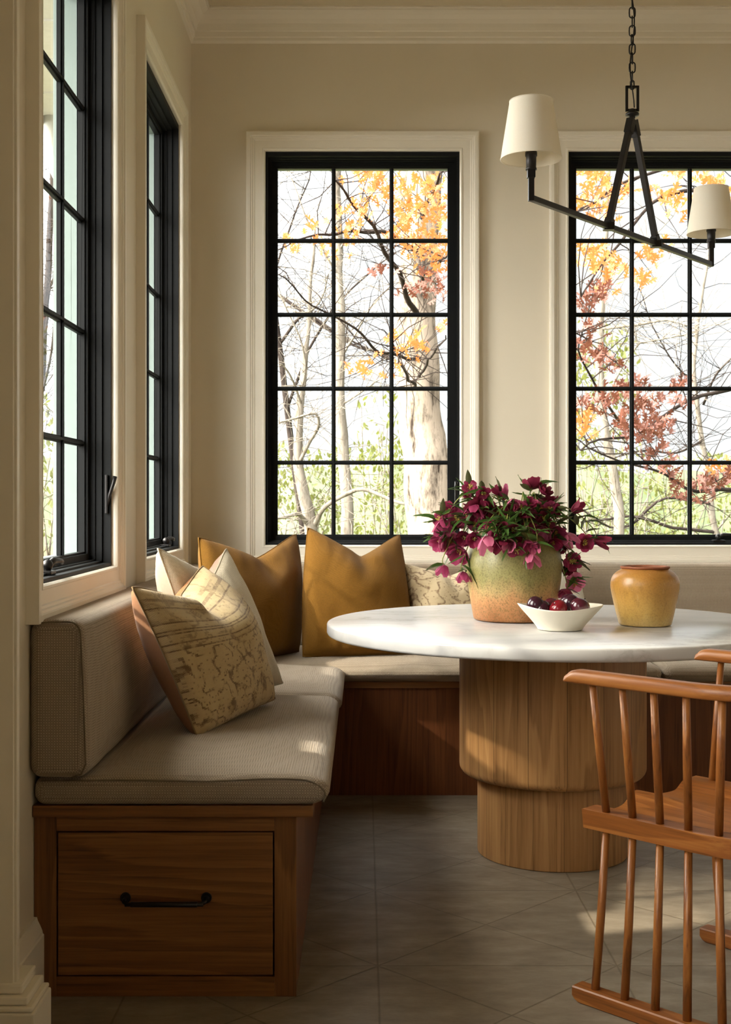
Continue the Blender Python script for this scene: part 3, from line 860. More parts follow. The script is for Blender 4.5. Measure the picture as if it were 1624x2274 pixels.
BX, BY = .619, 3.885
mb = MB()
bp = [(.0005, 0), (.050, 0), (.068, .001), (.071, .004), (.072, .008), (.085, .024), (.106, .046), (.124, .064), (.134, .0755), (.1335, .0775), (.130, .0765), (.115, .058), (.095, .036), (.070, .018), (.03, .013), (.0005, .012)]
def bowl_fn(p, a, r, z):
    k = max(0, (z - TZ) / .077)
    return p + Vector((math.cos(a), math.sin(a), 0)) * (.004 * k * math.sin(3 * a + .6)) + Vector((0, 0, .0045 * k ** 2 * math.cos(2 * a) - .002 * k * math.sin(3 * a + 1)))
mb.lathe([(r, TZ + z) for r, z in bp], (BX, BY), 64, True, True, fn=bowl_fn)
tag(mb.build('fruit_bowl', M['bowl'], subsurf=1), 'shallow cream ceramic bowl on the tabletop holding dark plums', 'bowl')

plm = MB()
rows = []
for i in range(0, 15):
    t = math.pi * i / 14
    rr = .0300 * math.sin(t) * (1 + .05 * math.cos(t)); z = .0275 * math.cos(t)
    if t < .7: z -= .006 * (1 - t / .7) ** 2
    row = []
    for j in range(20):
        a = 2 * math.pi * j / 20
        dent = 1 - .06 * math.exp(-((a - math.pi) / .35) ** 2)
        row.append(Vector((max(rr, .0004) * math.cos(a) * dent, max(rr, .0004) * math.sin(a) * dent, z)))
    rows.append(row)
plm.grid(rows, closed_v=True)
stm = MB(); stm.tube([(0, 0, .019), (.001, 0, .026), (.004, .001, .031)], [.0012, .001, .0014], 6)
plum0 = plm.build('plum', M['plum'], subsurf=1)
stem0 = stm.build('plum_stem', M['twig'], plum0)
PL = [(1191, 1345, 3.875, 1.05, 'dark plum at the left end of the fruit bowl'), (1205, 1352, 3.866, .9, 'low plum at the front left of the bowl, below the leftmost plum'),
      (1224, 1346, 3.905, .90, 'plum half hidden at the middle back of the bowl'), (1241, 1352, 3.845, 1.0, 'bright red plum at the centre front of the bowl'),
      (1266, 1340, 3.905, 1.1, 'topmost purple plum at the back right of the bowl'), (1288, 1349, 3.845, 1.08, 'near-black plum at the right end of the bowl')]
for i, (px, py, d, s_, lab) in enumerate(PL):
    p = at(px, py, d)
    o = plum0 if i == 0 else plum0.copy()
    if i:
        COL.objects.link(o); c = stem0.copy(); COL.objects.link(c); c.parent = o
    o.location = p; o.scale = (s_,) * 3; o.rotation_euler = (random.uniform(-.9, .9), random.uniform(-.9, .9), random.uniform(0, 6))
    tag(o, lab, 'plum', 'plums in the bowl')
red = m_flat('plum_skin_red', S(112, 16, 28), .2, var=.2)
bpy.data.objects['plum.003'].data = bpy.data.objects['plum.003'].data.copy()
bpy.data.objects['plum.003'].data.materials[0] = red

# ------------------------------------------------------------------ hellebores
def petal_rows(length, width, cup, bend, n=7, m=6):
    rows = []
    for i in range(n):
        t = i / (n - 1)
        wd = width * (math.sin(math.pi * min(1, t * .80 + .07)) ** .55) * (1 if t < .97 else .72)
        row = []
        for j in range(m):
            s = j / (m - 1) - .5
            x = wd * s; y = length * t
            z = cup * length * (t ** 1.6) + bend * length * max(0, t - .6) ** 2 * 3 + .22 * wd * (abs(s) * 2) ** 2 * .5
            row.append(Vector((x, y, z)))
        rows.append(row)
    return rows


def flower_mesh(cup, bend, n=5, double=False, seed=0):
    rnd = random.Random(seed)
    mb = MB(); NN, MM = 7, 6
    layers = [(n, 1.0, cup, 0)] + ([(n, .72, cup * 1.5 + .15, .6)] if double else [])
    for cnt, sc, cp, off in layers:
        for k in range(cnt):
            a = 2 * math.pi * (k + off) / cnt + rnd.uniform(-.12, .12)
            rot = Matrix.Rotation(a, 3, 'Z')
            rows = [[rot @ (p + Vector((0, .002, .0008 * (k % 2)))) for p in r] for r in petal_rows(.0245 * sc * rnd.uniform(.92, 1.08), .0265 * sc, cp * rnd.uniform(.8, 1.2), bend + rnd.uniform(-.15, .15))]
            mb.grid(rows, uv=lambda i, j: (j / (MM - 1), i / (NN - 1)))
    bmesh.ops.recalc_face_normals(mb.bm, faces=mb.bm.faces[:])
    me = bpy.data.meshes.new('flower_petals'); mb.bm.to_mesh(me); mb.bm.free()
    return me


def stamen_mesh(seed):
    rnd = random.Random(seed); mb = MB()
    for k in range(26):
        a = rnd.uniform(0, 6.28); r = rnd.uniform(.001, .0095)
        p = Vector((r * math.cos(a), r * math.sin(a), rnd.uniform(.004, .009)))
        mb.tube([(p.x * .3, p.y * .3, 0), p], .0003, 4, caps=False); mb.sphere(p, .0015, 5, 4)
    me = bpy.data.meshes.new('stamens'); mb.bm.to_mesh(me); mb.bm.free(); me.materials.append(M['stamen'])
    return me


def leaf_mesh(L, wd, bend):
    mb = MB(); n = 9; rows = []
    for i in range(n):
        t = i / (n - 1); w_ = wd * (math.sin(math.pi * (t ** .8)) ** .9 if 0 < t < 1 else .02)
        z = bend * L * t * t
        rows.append([Vector((s * w_, L * t, z + abs(s) * w_ * .5 + .0012 * math.sin(t * 22 + s * 3) * (abs(s) > .3))) for s in (-.5, -.25, 0, .25, .5)])
    mb.grid(rows); me = bpy.data.meshes.new('leaf'); mb.bm.to_mesh(me); mb.bm.free()
    return me


FM = {}
for ci, mt in enumerate(M['petal']):
    for kd, (cup, bend, dbl) in {'open': (.22, -.25, True), 'star': (.10, -.2, False), 'cup': (.75, .1, True), 'bell': (1.15, .5, False), 'bud': (2.6, -.9, False)}.items():
        me = flower_mesh(cup, bend, 5 if kd != 'cup' else 6, dbl, ci * 10 + len(FM)); me.materials.append(mt); FM[(ci, kd)] = me
SM = [stamen_mesh(i) for i in range(3)]
LM = []
for i in range(4):
    me = leaf_mesh(.062 + .010 * i, .020 + .003 * (i % 2), (-.35, -.1, .2, -.55)[i]); me.materials.append(M['leaf'] if i != 1 else M['leaf_d']); LM.append(me)


def align(o, direction, spin=0):
    q = Vector(direction).normalized().to_track_quat('Z', 'Y')
    o.rotation_mode = 'QUATERNION'; o.rotation_quaternion = q @ Matrix.Rotation(spin, 3, 'Z').to_quaternion()


MOUTH = Vector((VX, VY, TZ + .300))
GRP = {'crown': ('magenta hellebore stem crowded in the upper middle of the vase bouquet', 'hellebores in the upper middle of the bouquet'),
       'left': ('magenta hellebore stem spilling over the left side of the green pot', 'hellebores spilling over the left of the pot'),
       'lip': ('hellebore stem drooping over the front lip of the green pot', 'hellebores over the front lip of the pot'),
       'right': ('magenta hellebore stem leaning out over the right side of the green pot', 'hellebores leaning right over the pot')}
# zoom-picture position, size, facing, colour, form, zone / own label
FL = [(440, 150, 110, (-.1, -1, .45), 0, 'open', 'topmost left hellebore, open wine flower with yellow centre before the window'),
      (425, 225, 70, (.1, -1, 0), 3, 'open', 'small hellebore just under the topmost left flower'),
      (160, 430, 110, (-.7, -.8, .2), 0, 'open', 'hellebore farthest left, facing the window, above a drooping one'),
      (215, 480, 110, (-.1, -.5, -.9), 1, 'bell', 'left'), (340, 430, 150, (.15, -1, .1), 1, 'open', 'large rosy double hellebore at the left front of the bouquet'),
      (560, 225, 110, (.2, -.8, -.5), 0, 'open', 'crown'), (470, 310, 125, (-.5, .2, .8), 3, 'cup', 'left'), (480, 345, 100, (-.1, -.4, -.8), 1, 'bell', 'left'),
      (615, 370, 140, (-.1, -1, -.1), 0, 'open', 'crown'), (715, 430, 180, (.1, -1, .15), 0, 'open', 'biggest magenta hellebore at the centre of the bouquet'),
      (890, 390, 130, (.1, -.3, .9), 0, 'cup', 'crown'), (905, 450, 70, (0, -1, -.2), 3, 'star', 'crown'), (1130, 350, 120, (.1, -1, .1), 1, 'open', 'round wine hellebore with pale petal edges right of centre'),
      (1210, 360, 100, (.8, -.7, 0), 0, 'open', 'right'), (1105, 285, 120, (.1, .3, .9), 3, 'cup', 'crown'), (970, 140, 120, (.2, .2, .9), 3, 'cup', 'tallest hellebore, dark wine flower at the very top of the bouquet'),
      (1015, 140, 80, (.6, -.2, .7), 0, 'cup', 'crown'), (1080, 195, 95, (.5, -.3, .6), 3, 'cup', 'crown'), (800, 300, 70, (.2, -.7, -.3), 2, 'bell', 'crown'),
      (730, 250, 60, (-.2, -.3, .8), 1, 'bud', 'crown'), (680, 215, 45, (-.5, -.2, .6), 3, 'bud', 'crown'), (270, 635, 145, (.1, -.75, -.3), 2, 'cup', 'bright pink striped hellebore cup at the left of the pot shoulder'),
      (170, 640, 100, (-.5, -.6, -.3), 1, 'cup', 'left'), (345, 730, 130, (-.3, -.6, -.5), 1, 'cup', 'left'), (215, 860, 80, (-.2, -.3, -1), 1, 'bell', 'lowest left hellebore bell hanging before the small rug pillow'),
      (380, 915, 75, (.1, -.3, -1), 1, 'bell', 'hellebore bell hanging close against the left flank of the pot'), (590, 620, 110, (.1, -.5, -.9), 2, 'bell', 'pale pink hellebore bell over the left front of the pot lip'),
      (665, 570, 85, (-.2, -.9, -.3), 1, 'cup', 'lip'), (730, 650, 95, (-.3, -.6, -.8), 3, 'bell', 'lip'), (795, 630, 60, (-.3, -.9, -.3), 2, 'bud', 'lip'),
      (850, 720, 135, (.1, -.8, -.5), 0, 'star', 'open magenta hellebore hanging lowest over the pot front'), (965, 760, 90, (.1, -.5, -.9), 2, 'bell', 'lip'),
      (930, 640, 60, (.2, -.7, -.5), 1, 'bud', 'lip'), (1010, 650, 50, (-.2, -.8, -.4), 2, 'bud', 'lip'), (1070, 545, 115, (-.4, -.6, -.6), 2, 'cup', 'right'),
      (1185, 560, 115, (.2, -.8, -.5), 1, 'cup', 'right'), (1270, 590, 95, (.4, -.5, -.7), 2, 'bell', 'right'), (1160, 650, 100, (.1, -.7, -.5), 0, 'cup', 'right'),
      (1440, 640, 135, (.2, -1, 0), 0, 'open', 'hellebore farthest right, open wine flower with yellow centre'), (1535, 620, 65, (.9, -.2, -.2), 3, 'bud', 'closed hellebore bud beyond the farthest right flower'),
      (1330, 800, 135, (.1, -1, .1), 0, 'open', 'right'), (1350, 985, 150, (.05, -1, -.05), 2, 'star', 'flat pink five-petal hellebore hanging at the right above the plums'),
      (1260, 1070, 100, (-.2, -.5, -.8), 1, 'cup', 'lowest hellebore at the right, drooping just over the plums'), (1335, 360, 60, (.7, -.2, .5), 3, 'bud', 'hellebore bud at the upper right against the window frame'),
      (760, 560, 85, (0, -.9, -.4), 3, 'open', 'lip'), (640, 490, 95, (-.1, -.9, .2), 3, 'open', 'crown'), (430, 420, 65, (-.1, -.9, .2), 0, 'open', 'left'),
      (390, 600, 95, (-.3, -.8, -.2), 3, 'cup', 'left'), (480, 610, 95, (-.1, -.8, -.3), 0, 'cup', 'left'), (1285, 860, 85, (.2, -.7, -.3), 3, 'cup', 'right'),
      (1120, 480, 95, (.1, -.9, .2), 3, 'open', 'right'), (1240, 690, 95, (.3, -.8, -.2), 3, 'open', 'right'), (560, 460, 85, (-.2, -.8, .3), 0, 'cup', 'crown'),
      (830, 540, 90, (.1, -.9, 0), 3, 'open', 'crown'), (780, 370, 80, (0, -.7, .5), 3, 'cup', 'crown'), (960, 300, 80, (0, -.6, .6), 0, 'cup', 'crown')]
rnd = random.Random(4)
for k in range(16):
    a = rnd.uniform(0, 6.28); rr = rnd.random() ** .5
    zx, zy = 720 + 520 * rr * math.cos(a), 430 + 210 * rr * math.sin(a)
    FL.append((zx, zy, rnd.uniform(95, 130), ((zx - 740) / 600, -.8, (430 - zy) / 300), rnd.choice([0, 1, 3, 0]), rnd.choice(['open', 'open', 'cup']), 'left' if zx < 480 else 'right' if zx > 1050 else 'crown'))
rnd = random.Random(11)
for i, (zx, zy, sz, face, ci, form, lab) in enumerate(FL):
    px, py = 930 + zx / 3.867, 1040 + zy / 3.867
    rx = (px - 1142) / 107
    d = 4.21 - .13 * max(0, 1 - abs(rx) / 1.9) - (.05 if 560 < zx < 1060 and zy > 520 else 0) + rnd.uniform(-.02, .02)
    if 'very top' in lab or (zy < 300 and 600 < zx < 1200): d = 4.20 + rnd.uniform(-.03, .05)
    if 560 < zx < 1060 and zy > 600: d = 4.03
    P = at(px, py, d)
    size = sz / 3.867 * d / F_PX / (.043 if form in ('open', 'star') else .034 if form == 'cup' else .030 if form == 'bell' else .026)
    if lab in GRP: lb, gp = GRP[lab]
    else: lb, gp = lab, 'hellebores in the green pot'
    base = MOUTH + Vector((rnd.uniform(-.055, .055), rnd.uniform(-.055, .05), -.10))
    root = empty('hellebore_stem', base, lb, 'flower', gp)
    fdir = Vector(face).normalized()
    back = P - fdir * .012 * size
    lift = max(P.z, MOUTH.z) + .05 + .04 * rnd.random()
    rim = MOUTH + Vector((max(-.06, min(.06, (P.x - VX) * .35)), max(-.06, min(.04, (P.y - VY) * .35)), .03))
    hi_ = Vector(((P.x * .62 + VX * .38), (P.y * .62 + VY * .38), min(lift, MOUTH.z + .15) if P.z < MOUTH.z + .06 else P.z * .72 + MOUTH.z * .28))
    ctrl = [base, rim, hi_, back - fdir * .02 if P.z > MOUTH.z else back + Vector((0, 0, .035)), back]
    pts = []
    for a in range(len(ctrl) - 1):
        p0 = ctrl[max(a - 1, 0)]; p1 = ctrl[a]; p2 = ctrl[a + 1]; p3 = ctrl[min(a + 2, len(ctrl) - 1)]
        for q in range(6):
            t = q / 6
            pts.append(.5 * ((2 * p1) + (p2 - p0) * t + (2 * p0 - 5 * p1 + 4 * p2 - p3) * t * t + (3 * p1 - p0 - 3 * p2 + p3) * t ** 3))
    pts.append(back)
    mb = MB(); mb.tube(pts, [.0026 - .0012 * k / len(pts) for k in range(len(pts))], 6); mb.build('stem', M['stem'], root)
    fo = bpy.data.objects.new('blossom' if form != 'bud' else 'bud', FM[(ci, form)]); COL.objects.link(fo); fo.parent = root
    fo.location = back - base; align(fo, fdir, rnd.uniform(0, 6)); fo.scale = (size,) * 3
    if form in ('open', 'star', 'cup'):
        st_ = bpy.data.objects.new('stamens', SM[i % 3]); COL.objects.link(st_); st_.parent = fo
        if form == 'cup': st_.scale = (.7, .7, 1)
    nl = 5 if form != 'bud' else 3
    for k in range(nl):
        lo = bpy.data.objects.new('leaf', LM[rnd.randrange(4)]); COL.objects.link(lo); lo.parent = root
        pos = pts[-2 - rnd.randrange(1, 10)] if k else pts[-3]
        lo.location = pos - base
        ang = rnd.uniform(0, 6.28)
        out = (P - MOUTH); out.z *= .6
        out = out.normalized() if out.length > .01 else Vector((0, -1, 0))
        dv = (out * .5 + Vector((math.cos(ang) * .9, -.35 + .45 * math.sin(ang), rnd.uniform(-.5, .75)))).normalized()
        lo.rotation_mode = 'QUATERNION'; lo.rotation_quaternion = dv.to_track_quat('Y', 'Z') @ Matrix.Rotation(rnd.uniform(-.7, .7), 3, 'Y').to_quaternion()
        s_ = rnd.uniform(.6, 1.0); lo.scale = (s_,) * 3

# ------------------------------------------------------------------ chair
SV = Vector((.719, .695, 0)); FV = Vector((-.695, .719, 0)); CO = Vector((.694, 3.121, 0))
def ch(s, f, z): return CO + SV * s + FV * f + Vector((0, 0, z))


def upath(hw, f0, fs, fb, n=40):
    """horseshoe from the left end round the back to the right end; returns dense (s, f) list"""
    pts = [(-hw, f0 + (fs - f0) * i / 10) for i in range(10)]
    for i in range(n + 1):
        a = math.pi * i / n
        pts.append((-hw * math.cos(a), fs - (fs - fb) * math.sin(a)))
    pts += [(hw, fs + (f0 - fs) * i / 10) for i in range(1, 11)]
    return pts


def along(path, dist):
    acc = 0
    for a, b in zip(path, path[1:]):
        L = math.hypot(b[0] - a[0], b[1] - a[1])
        if acc + L >= dist: t = (dist - acc) / L; return (a[0] + (b[0] - a[0]) * t, a[1] + (b[1] - a[1]) * t)
        acc += L
    return path[-1]


def plen(path): return sum(math.hypot(b[0] - a[0], b[1] - a[1]) for a, b in zip(path, path[1:]))


def sweep(mb, path, sec):
    """sec = [(outward, z)] rounded section swept along the horseshoe"""
    rows = []
    n = len(path)
    for i, (s, f) in enumerate(path):
        a = path[max(i - 1, 0)]; b = path[min(i + 1, n - 1)]
        t = Vector((b[0] - a[0], b[1] - a[1])).normalized(); nx, ny = t.y, -t.x
        nx, ny = -nx, -ny
        if (nx * s + ny * (f + .25)) < 0: nx, ny = -nx, -ny
        k = 1.0
        rows.append([ch(s + nx * o, f + ny * o, z) for o, z in sec])
    V = mb.grid(rows, closed_v=True); mb.cap(V[0], True); mb.cap(V[-1])


chair = empty('spindle_chair', (CO.x, CO.y, 0), 'honey teak spindle armchair with horseshoe back and saddle seat before the table', 'chair')
CZ0, CZ1 = .7445, .7755
crest = upath(.289, .0, -.32, -.60)
e0 = .014
def crest_sec(w, z0, z1):
    r = .010
    return [(-w + .004, z0), (w - .004, z0), (w, z0 + .004), (w, z1 - .012), (w - .004, z1 - .004), (w - .012, z1), (-w + .012, z1), (-w + .004, z1 - .004), (-w, z1 - .012), (-w, z0 + .004)]
mb = MB()
rows_sec = []
# rounded ends: shrink the top of the section near both tips
n = len(crest); rows = []
tot = plen(crest); acc = 0
dense = [along(crest, tot * i / 119.0) for i in range(120)]
dense = [along(crest, x) for x in (0, .002, .005, .010, .016, .024, .034)] + [along(crest, .034 + (tot - .068) * i / 90) for i in range(1, 90)] + [along(crest, tot - x) for x in (.034, .024, .016, .010, .005, .002, 0)]
cum = [0]
for a, b in zip(dense, dense[1:]): cum.append(cum[-1] + math.hypot(b[0] - a[0], b[1] - a[1]))
for i, (s, f) in enumerate(dense):
    a = dense[max(i - 1, 0)]; b = dense[min(i + 1, len(dense) - 1)]
    t = Vector((b[0] - a[0], b[1] - a[1])).normalized(); nx, ny = -t.y, t.x
    if nx * s + ny * (f + .3) < 0: nx, ny = -nx, -ny
    dd = min(cum[i], cum[-1] - cum[i]); k = math.sqrt(max(0, 1 - (1 - min(dd / .034, 1)) ** 2))
    zt = CZ0 + .008 + (CZ1 - CZ0 - .008) * k
    rows.append([ch(s + nx * o, f + ny * o, z) for o, z in crest_sec(.0225, CZ0, max(zt, CZ0 + .0165))])
V = mb.grid(rows, closed_v=True); mb.cap(V[0], True); mb.cap(V[-1])
mb.build('crest_rail', M['teak'], chair)

SZ0, SZ1 = .395, .440
so_ = upath(.255, -.012, -.32, -.57)
# saddle seat: horseshoe outline, front edge between the two rail tips, dished inside
mb = MB(); NS = 49; NF = 40
def seat_half(f):
    if f >= -.32: return .255
    k = (f + .32) / -.25
    return .255 * math.sqrt(max(0, 1 - k * k))
def seat_top(s, f):
    q = seat_half(f)
    e = max(0, 1 - abs(s) / max(q - .052, .01)) if abs(s) < q - .052 else 0
    inside = min(1, e * 3.2) * min(1, max(0, (f + .52) / .10))
    dish = .020 * (.5 - .5 * math.cos(math.pi * min(1, inside)))
    ridge = math.exp(-(s / .045) ** 2) * max(0, min(1, (f + .24) / .2))
    return SZ1 - dish * (1 - .95 * ridge)
def seat_front(s):
    a = abs(s) / .255
    return -.012 + .020 * math.exp(-(s / .07) ** 2) - .020 * math.exp(-((abs(s) - .12) / .05) ** 2) * .3 if a < .8 else -.012
fs_ = []
rows_t, rows_b = [], []
for j in range(NF + 1):
    v = j / NF
    rt_, rb_ = [], []
    for i in range(NS + 1):
        u = -1 + 2 * i / NS
        fb = -.569 + (1 - (1 - v) ** 1.7) * .557
        hw = max(seat_half(fb), .004)
        s = hw * u
        f = fb + (seat_front(s) + .012) * max(0, (fb + .25) / .238) ** 2
        rt_.append(ch(s, f, seat_top(s, f))); rb_.append(ch(s * .985, f - .002 * v, SZ0 + .004 * (1 - u * u)))
    rows_t.append(rt_); rows_b.append(rb_)
A = mb.grid(rows_t); B = mb.grid(rows_b)
edge = lambda G: [G[0][i] for i in range(NS + 1)] + [G[j][NS] for j in range(1, NF + 1)] + [G[NF][i] for i in range(NS - 1, -1, -1)] + [G[j][0] for j in range(NF - 1, 0, -1)]
ea, eb = edge(A), edge(B)
for i in range(len(ea)):
    try: mb.bm.faces.new([ea[i], ea[(i + 1) % len(ea)], eb[(i + 1) % len(ea)], eb[i]])
    except ValueError: pass
o = mb.build('seat', M['teak'], chair, bevel=.003)
foot = upath(.282, -.02, -.32, -.595)
mb = MB()
dn = [along(foot, x) for x in (0, .006, .016)] + [along(foot, .016 + (plen(foot) - .032) * i / 70) for i in range(1, 70)] + [along(foot, plen(foot) - x) for x in (.016, .006, 0)]
fz = [.012, .005, 0] + [0] * 69 + [0, .005, .012]
rows = []
for i, (s, f) in enumerate(dn):
    a = dn[max(i - 1, 0)]; b = dn[min(i + 1, len(dn) - 1)]
    t = Vector((b[0] - a[0], b[1] - a[1])).normalized(); nx, ny = -t.y, t.x
    if nx * s + ny * (f + .3) < 0: nx, ny = -nx, -ny
    rows.append([ch(s + nx * o, f + ny * o, z) for o, z in [(-.022, .003 + fz[i]), (-.019, fz[i]), (.019, fz[i]), (.022, .003 + fz[i]), (.022, .033), (.019, .036), (-.019, .036), (-.022, .033)]])
V = mb.grid(rows, closed_v=True, smooth=False); mb.cap(V[0], True); mb.cap(V[-1])
mb.build('foot_rail', M['teak'], chair)
cs = upath(.237, -.012, -.32, -.55); cc = upath(.289, -.005, -.32, -.598); cf = upath(.282, -.02, -.32, -.592)
NSP = 18
for k in range(NSP):
    g = lambda p, m0: along(p, m0 + (plen(p) - 2 * m0) * k / (NSP - 1))
    a = g(cs, .058); b = g(cc, .062); c = g(cf, .050)
    mb = MB(); mb.tube([ch(a[0], a[1], SZ1 - .006), ch((a[0] + b[0]) / 2, (a[1] + b[1]) / 2, (SZ1 + CZ0) / 2), ch(b[0], b[1], CZ0 + .006)], [.0095, .0098, .0085], 14)
    mb.build('back_spindle', M['teak_z'], chair)
    mb = MB(); mb.tube([ch(a[0], a[1], SZ0 + .008), ch((a[0] + c[0]) / 2, (a[1] + c[1]) / 2, SZ0 / 2), ch(c[0], c[1], .030)], [.0090, .0100, .0098], 14)
    mb.build('leg_spindle', M['teak_z'], chair)

# ------------------------------------------------------------------ chandelier
A0 = Vector((.4966, 3.65, 2.062)); A1 = Vector((1.315, 4.67, 2.062)); AC = (A0 + A1) / 2
lamp = empty('chandelier', AC, 'long black two-armed chandelier with white tapered shades above the table', 'chandelier')
dirb = (A1 - A0).normalized()
def sq(mb, a, b, r): mb.tube([a, b], r * 1.0, square=True, up=(0, 0, 1))
mb = MB(); sq(mb, A0, A1, .0085); mb.build('arm_bar', M['bronze'], lamp, bevel=.0015)
HUB = Vector((AC.x, AC.y, 2.462))
for t in (.371, .638):
    p = A0 + (A1 - A0) * t
    mb = MB(); mb.box(p.x - .017, p.x + .017, p.y - .017, p.y + .017, p.z - .012, p.z + .012); mb.build('strut_clamp', M['bronze'], lamp, bevel=.002)
    q = HUB + (p - AC) * .04 + Vector((0, 0, -.012))
    mb = MB(); sq(mb, p + Vector((0, 0, .008)), q, .0095); dq = (p - q).normalized(); sq(mb, q, q + dq * .055, .0125); sq(mb, p + Vector((0, 0, .01)), p - dq * .03, .0125)
    mb.build('strut', M['bronze'], lamp, bevel=.001)
mb = MB(); mb.lathe([(.0005, 2.455), (.010, 2.455), (.010, 2.462), (.022, 2.464), (.023, 2.468), (.022, 2.472), (.013, 2.474), (.013, 2.482), (.010, 2.486), (.0005, 2.486)], (HUB.x, HUB.y), 24, True, True)
mb.build('hub', M['bronze'], lamp)
mb = MB()
zl0, zl1 = 2.482, 2.560; hw = .0185
e = Vector((dirb.x, dirb.y, 0)); cx = Vector((1, 0, 0))
for a, b in (((-hw, zl0), (hw, zl0)), ((hw, zl0 - .004), (hw, zl1 + .004)), ((hw, zl1), (-hw, zl1)), ((-hw, zl1 + .004), (-hw, zl0 - .004))):
    mb.tube([(HUB.x + a[0], HUB.y, a[1]), (HUB.x + b[0], HUB.y, b[1])], .0042, square=True, up=(0, 1, 0))
mb.build('loop', M['bronze'], lamp)
mb = MB(); z = 2.552; k = 0
while z < ZC - .02:
    L, wd = (.036, .0098) if k else (.030, .006)
    pts = []
    for i in range(16):
        a = 2 * math.pi * i / 16
        u = wd * math.cos(a); v = (L / 2 - wd) * (1 if math.sin(a) > 0 else -1) * min(1, abs(math.sin(a)) * 3) + wd * math.sin(a)
        ang = (R(70) if k % 2 else R(-15)) + .2 * math.sin(k)
        pts.append((HUB.x + u * math.cos(ang), HUB.y + u * math.sin(ang), z + L / 2 + v))
    mb.tube(pts, .0024, 6, closed=True)
    z += L - .0052; k += 1
mb.build('chain', M['bronze'], lamp)
cord = []
for i in range(40):
    z = 2.49 + (ZC - 2.50) * i / 39
    cord.append((HUB.x + .007 * math.sin(z * 21), HUB.y + .007 * math.cos(z * 21), z))
mb = MB(); mb.tube(cord, .0022, 6); mb.build('cord', M['bronze'], lamp)
mb = MB(); mb.lathe([(.0005, ZC), (.06, ZC), (.062, ZC - .012), (.02, ZC - .025), (.0005, ZC - .027)], (HUB.x, HUB.y), 32, True, True); mb.build('ceiling_canopy', M['bronze'], lamp)
for E in (A0, A1):
    mb = MB(); mb.tube([(E.x, E.y, E.z - .0085), (E.x, E.y, E.z + .072)], .0085, square=True, up=(1, 0, 0)); mb.tube([(E.x, E.y, E.z + .060), (E.x, E.y, E.z + .086)], .0115, square=True, up=(1, 0, 0))
    mb.build('stem', M['bronze'], lamp, bevel=.001)
    mb = MB(); mb.lathe([(.0005, E.z + .082), (.0165, E.z + .083), (.0165, E.z + .087), (.0150, E.z + .091), (.0155, E.z + .122), (.0178, E.z + .124), (.0178, E.z + .136), (.0155, E.z + .138), (.0155, E.z + .19), (.0005, E.z + .19)], (E.x, E.y), 24, True, True)
    mb.build('socket', M['bronze'], lamp)
    zb, zt = E.z + .116, E.z + .286
    mb = MB()
    mb.lathe([(.0895, zb), (.0900, zb + .0015), (.0638, zt - .0015), (.0633, zt), (.0618, zt - .0015), (.0880, zb + .0015), (.0895, zb)], (E.x, E.y), 64, False, False)
    sh = mb.build('lamp_shade', M['shade'], lamp)
    for r_, z_ in ((.0895, zb), (.0634, zt)):
        MB().tube([(E.x + r_ * math.cos(2 * math.pi * i / 64), E.y + r_ * math.sin(2 * math.pi * i / 64), z_) for i in range(64)], .0016, 6, closed=True).build('shade_trim', M['shade'], sh)
    mb = MB()
    for i in range(3):
        a = 2 * math.pi * i / 3 + .5; mb.tube([(E.x, E.y, E.z + .188), (E.x + .0625 * math.cos(a), E.y + .0625 * math.sin(a), zt - .006)], .0013, 6)
    mb.build('shade_spider', M['bronze'], sh)

# ------------------------------------------------------------------ outside
tag(MB().box(-60, 60, 5.9, 160, -2.2, -2.0).build('ground', M['ground']), kind='structure')
tag(MB().box(-14, XL - .2, -14, 5.9, -.6, -.4).build('ground_bounce', M['bounce_ground']), 'stone ground added out of view by the left windows to bounce daylight in', kind='structure')  # unseen slab added as a reflector, throws daylight up to the ceiling


mb = MB()
mb.box(-1.62, XL - .165, -3.0, 6.30, 3.10, 3.16)
for i in range(7): mb.box(-1.60, XL - .17, 3.2 + .44 * i, 3.212 + .44 * i, 3.092, 3.102)
mb.box(-1.66, -1.60, -3.0, 6.34, 3.06, 3.26)
tag(mb.build('roof_eave', M['siding']), 'pale boarded roof eave above the left windows', kind='structure')
mb = MB(); mb.tube([(-1.57, 6.22, 3.10), (-1.57, 6.22, 2.95), (-1.53, 6.20, 2.82), (-1.44, 6.1, 2.66), (-1.40, 6.05, 2.52), (-1.40, 6.05, 2.30)], .035, 12)
tag(mb.build('downspout', M['siding']), kind='structure')


def oak_leaf(mb, p, size, rnd):
    q = Matrix.Rotation(rnd.uniform(0, 6.28), 3, 'Z') @ Matrix.Rotation(rnd.uniform(-1.0, 1.0), 3, 'X') @ Matrix.Rotation(rnd.uniform(-1.2, 1.2), 3, 'Y')
    out = [(0, 0), (.07, .12), (.05, .22), (.26, .30), (.30, .42), (.09, .44), (.10, .52), (.36, .66), (.32, .76), (.10, .70), (.12, .82), (.22, .96), (.08, .92), (0, 1.08)]
    L = [Vector((x, 0, y)) for x, y in out]
    Rr = [Vector((-x, 0, y)) for x, y in out]
    fold = rnd.uniform(.1, .6)
    for side in (L, Rr):
        vs = [mb.bm.verts.new(p + q @ ((v + Vector((0, abs(v.x) * fold + v.z * v.z * .18, 0))) * size)) for v in side]
        for a in range(1, len(vs) - 2, 1):
            pass
        mb.bm.faces.new(vs)


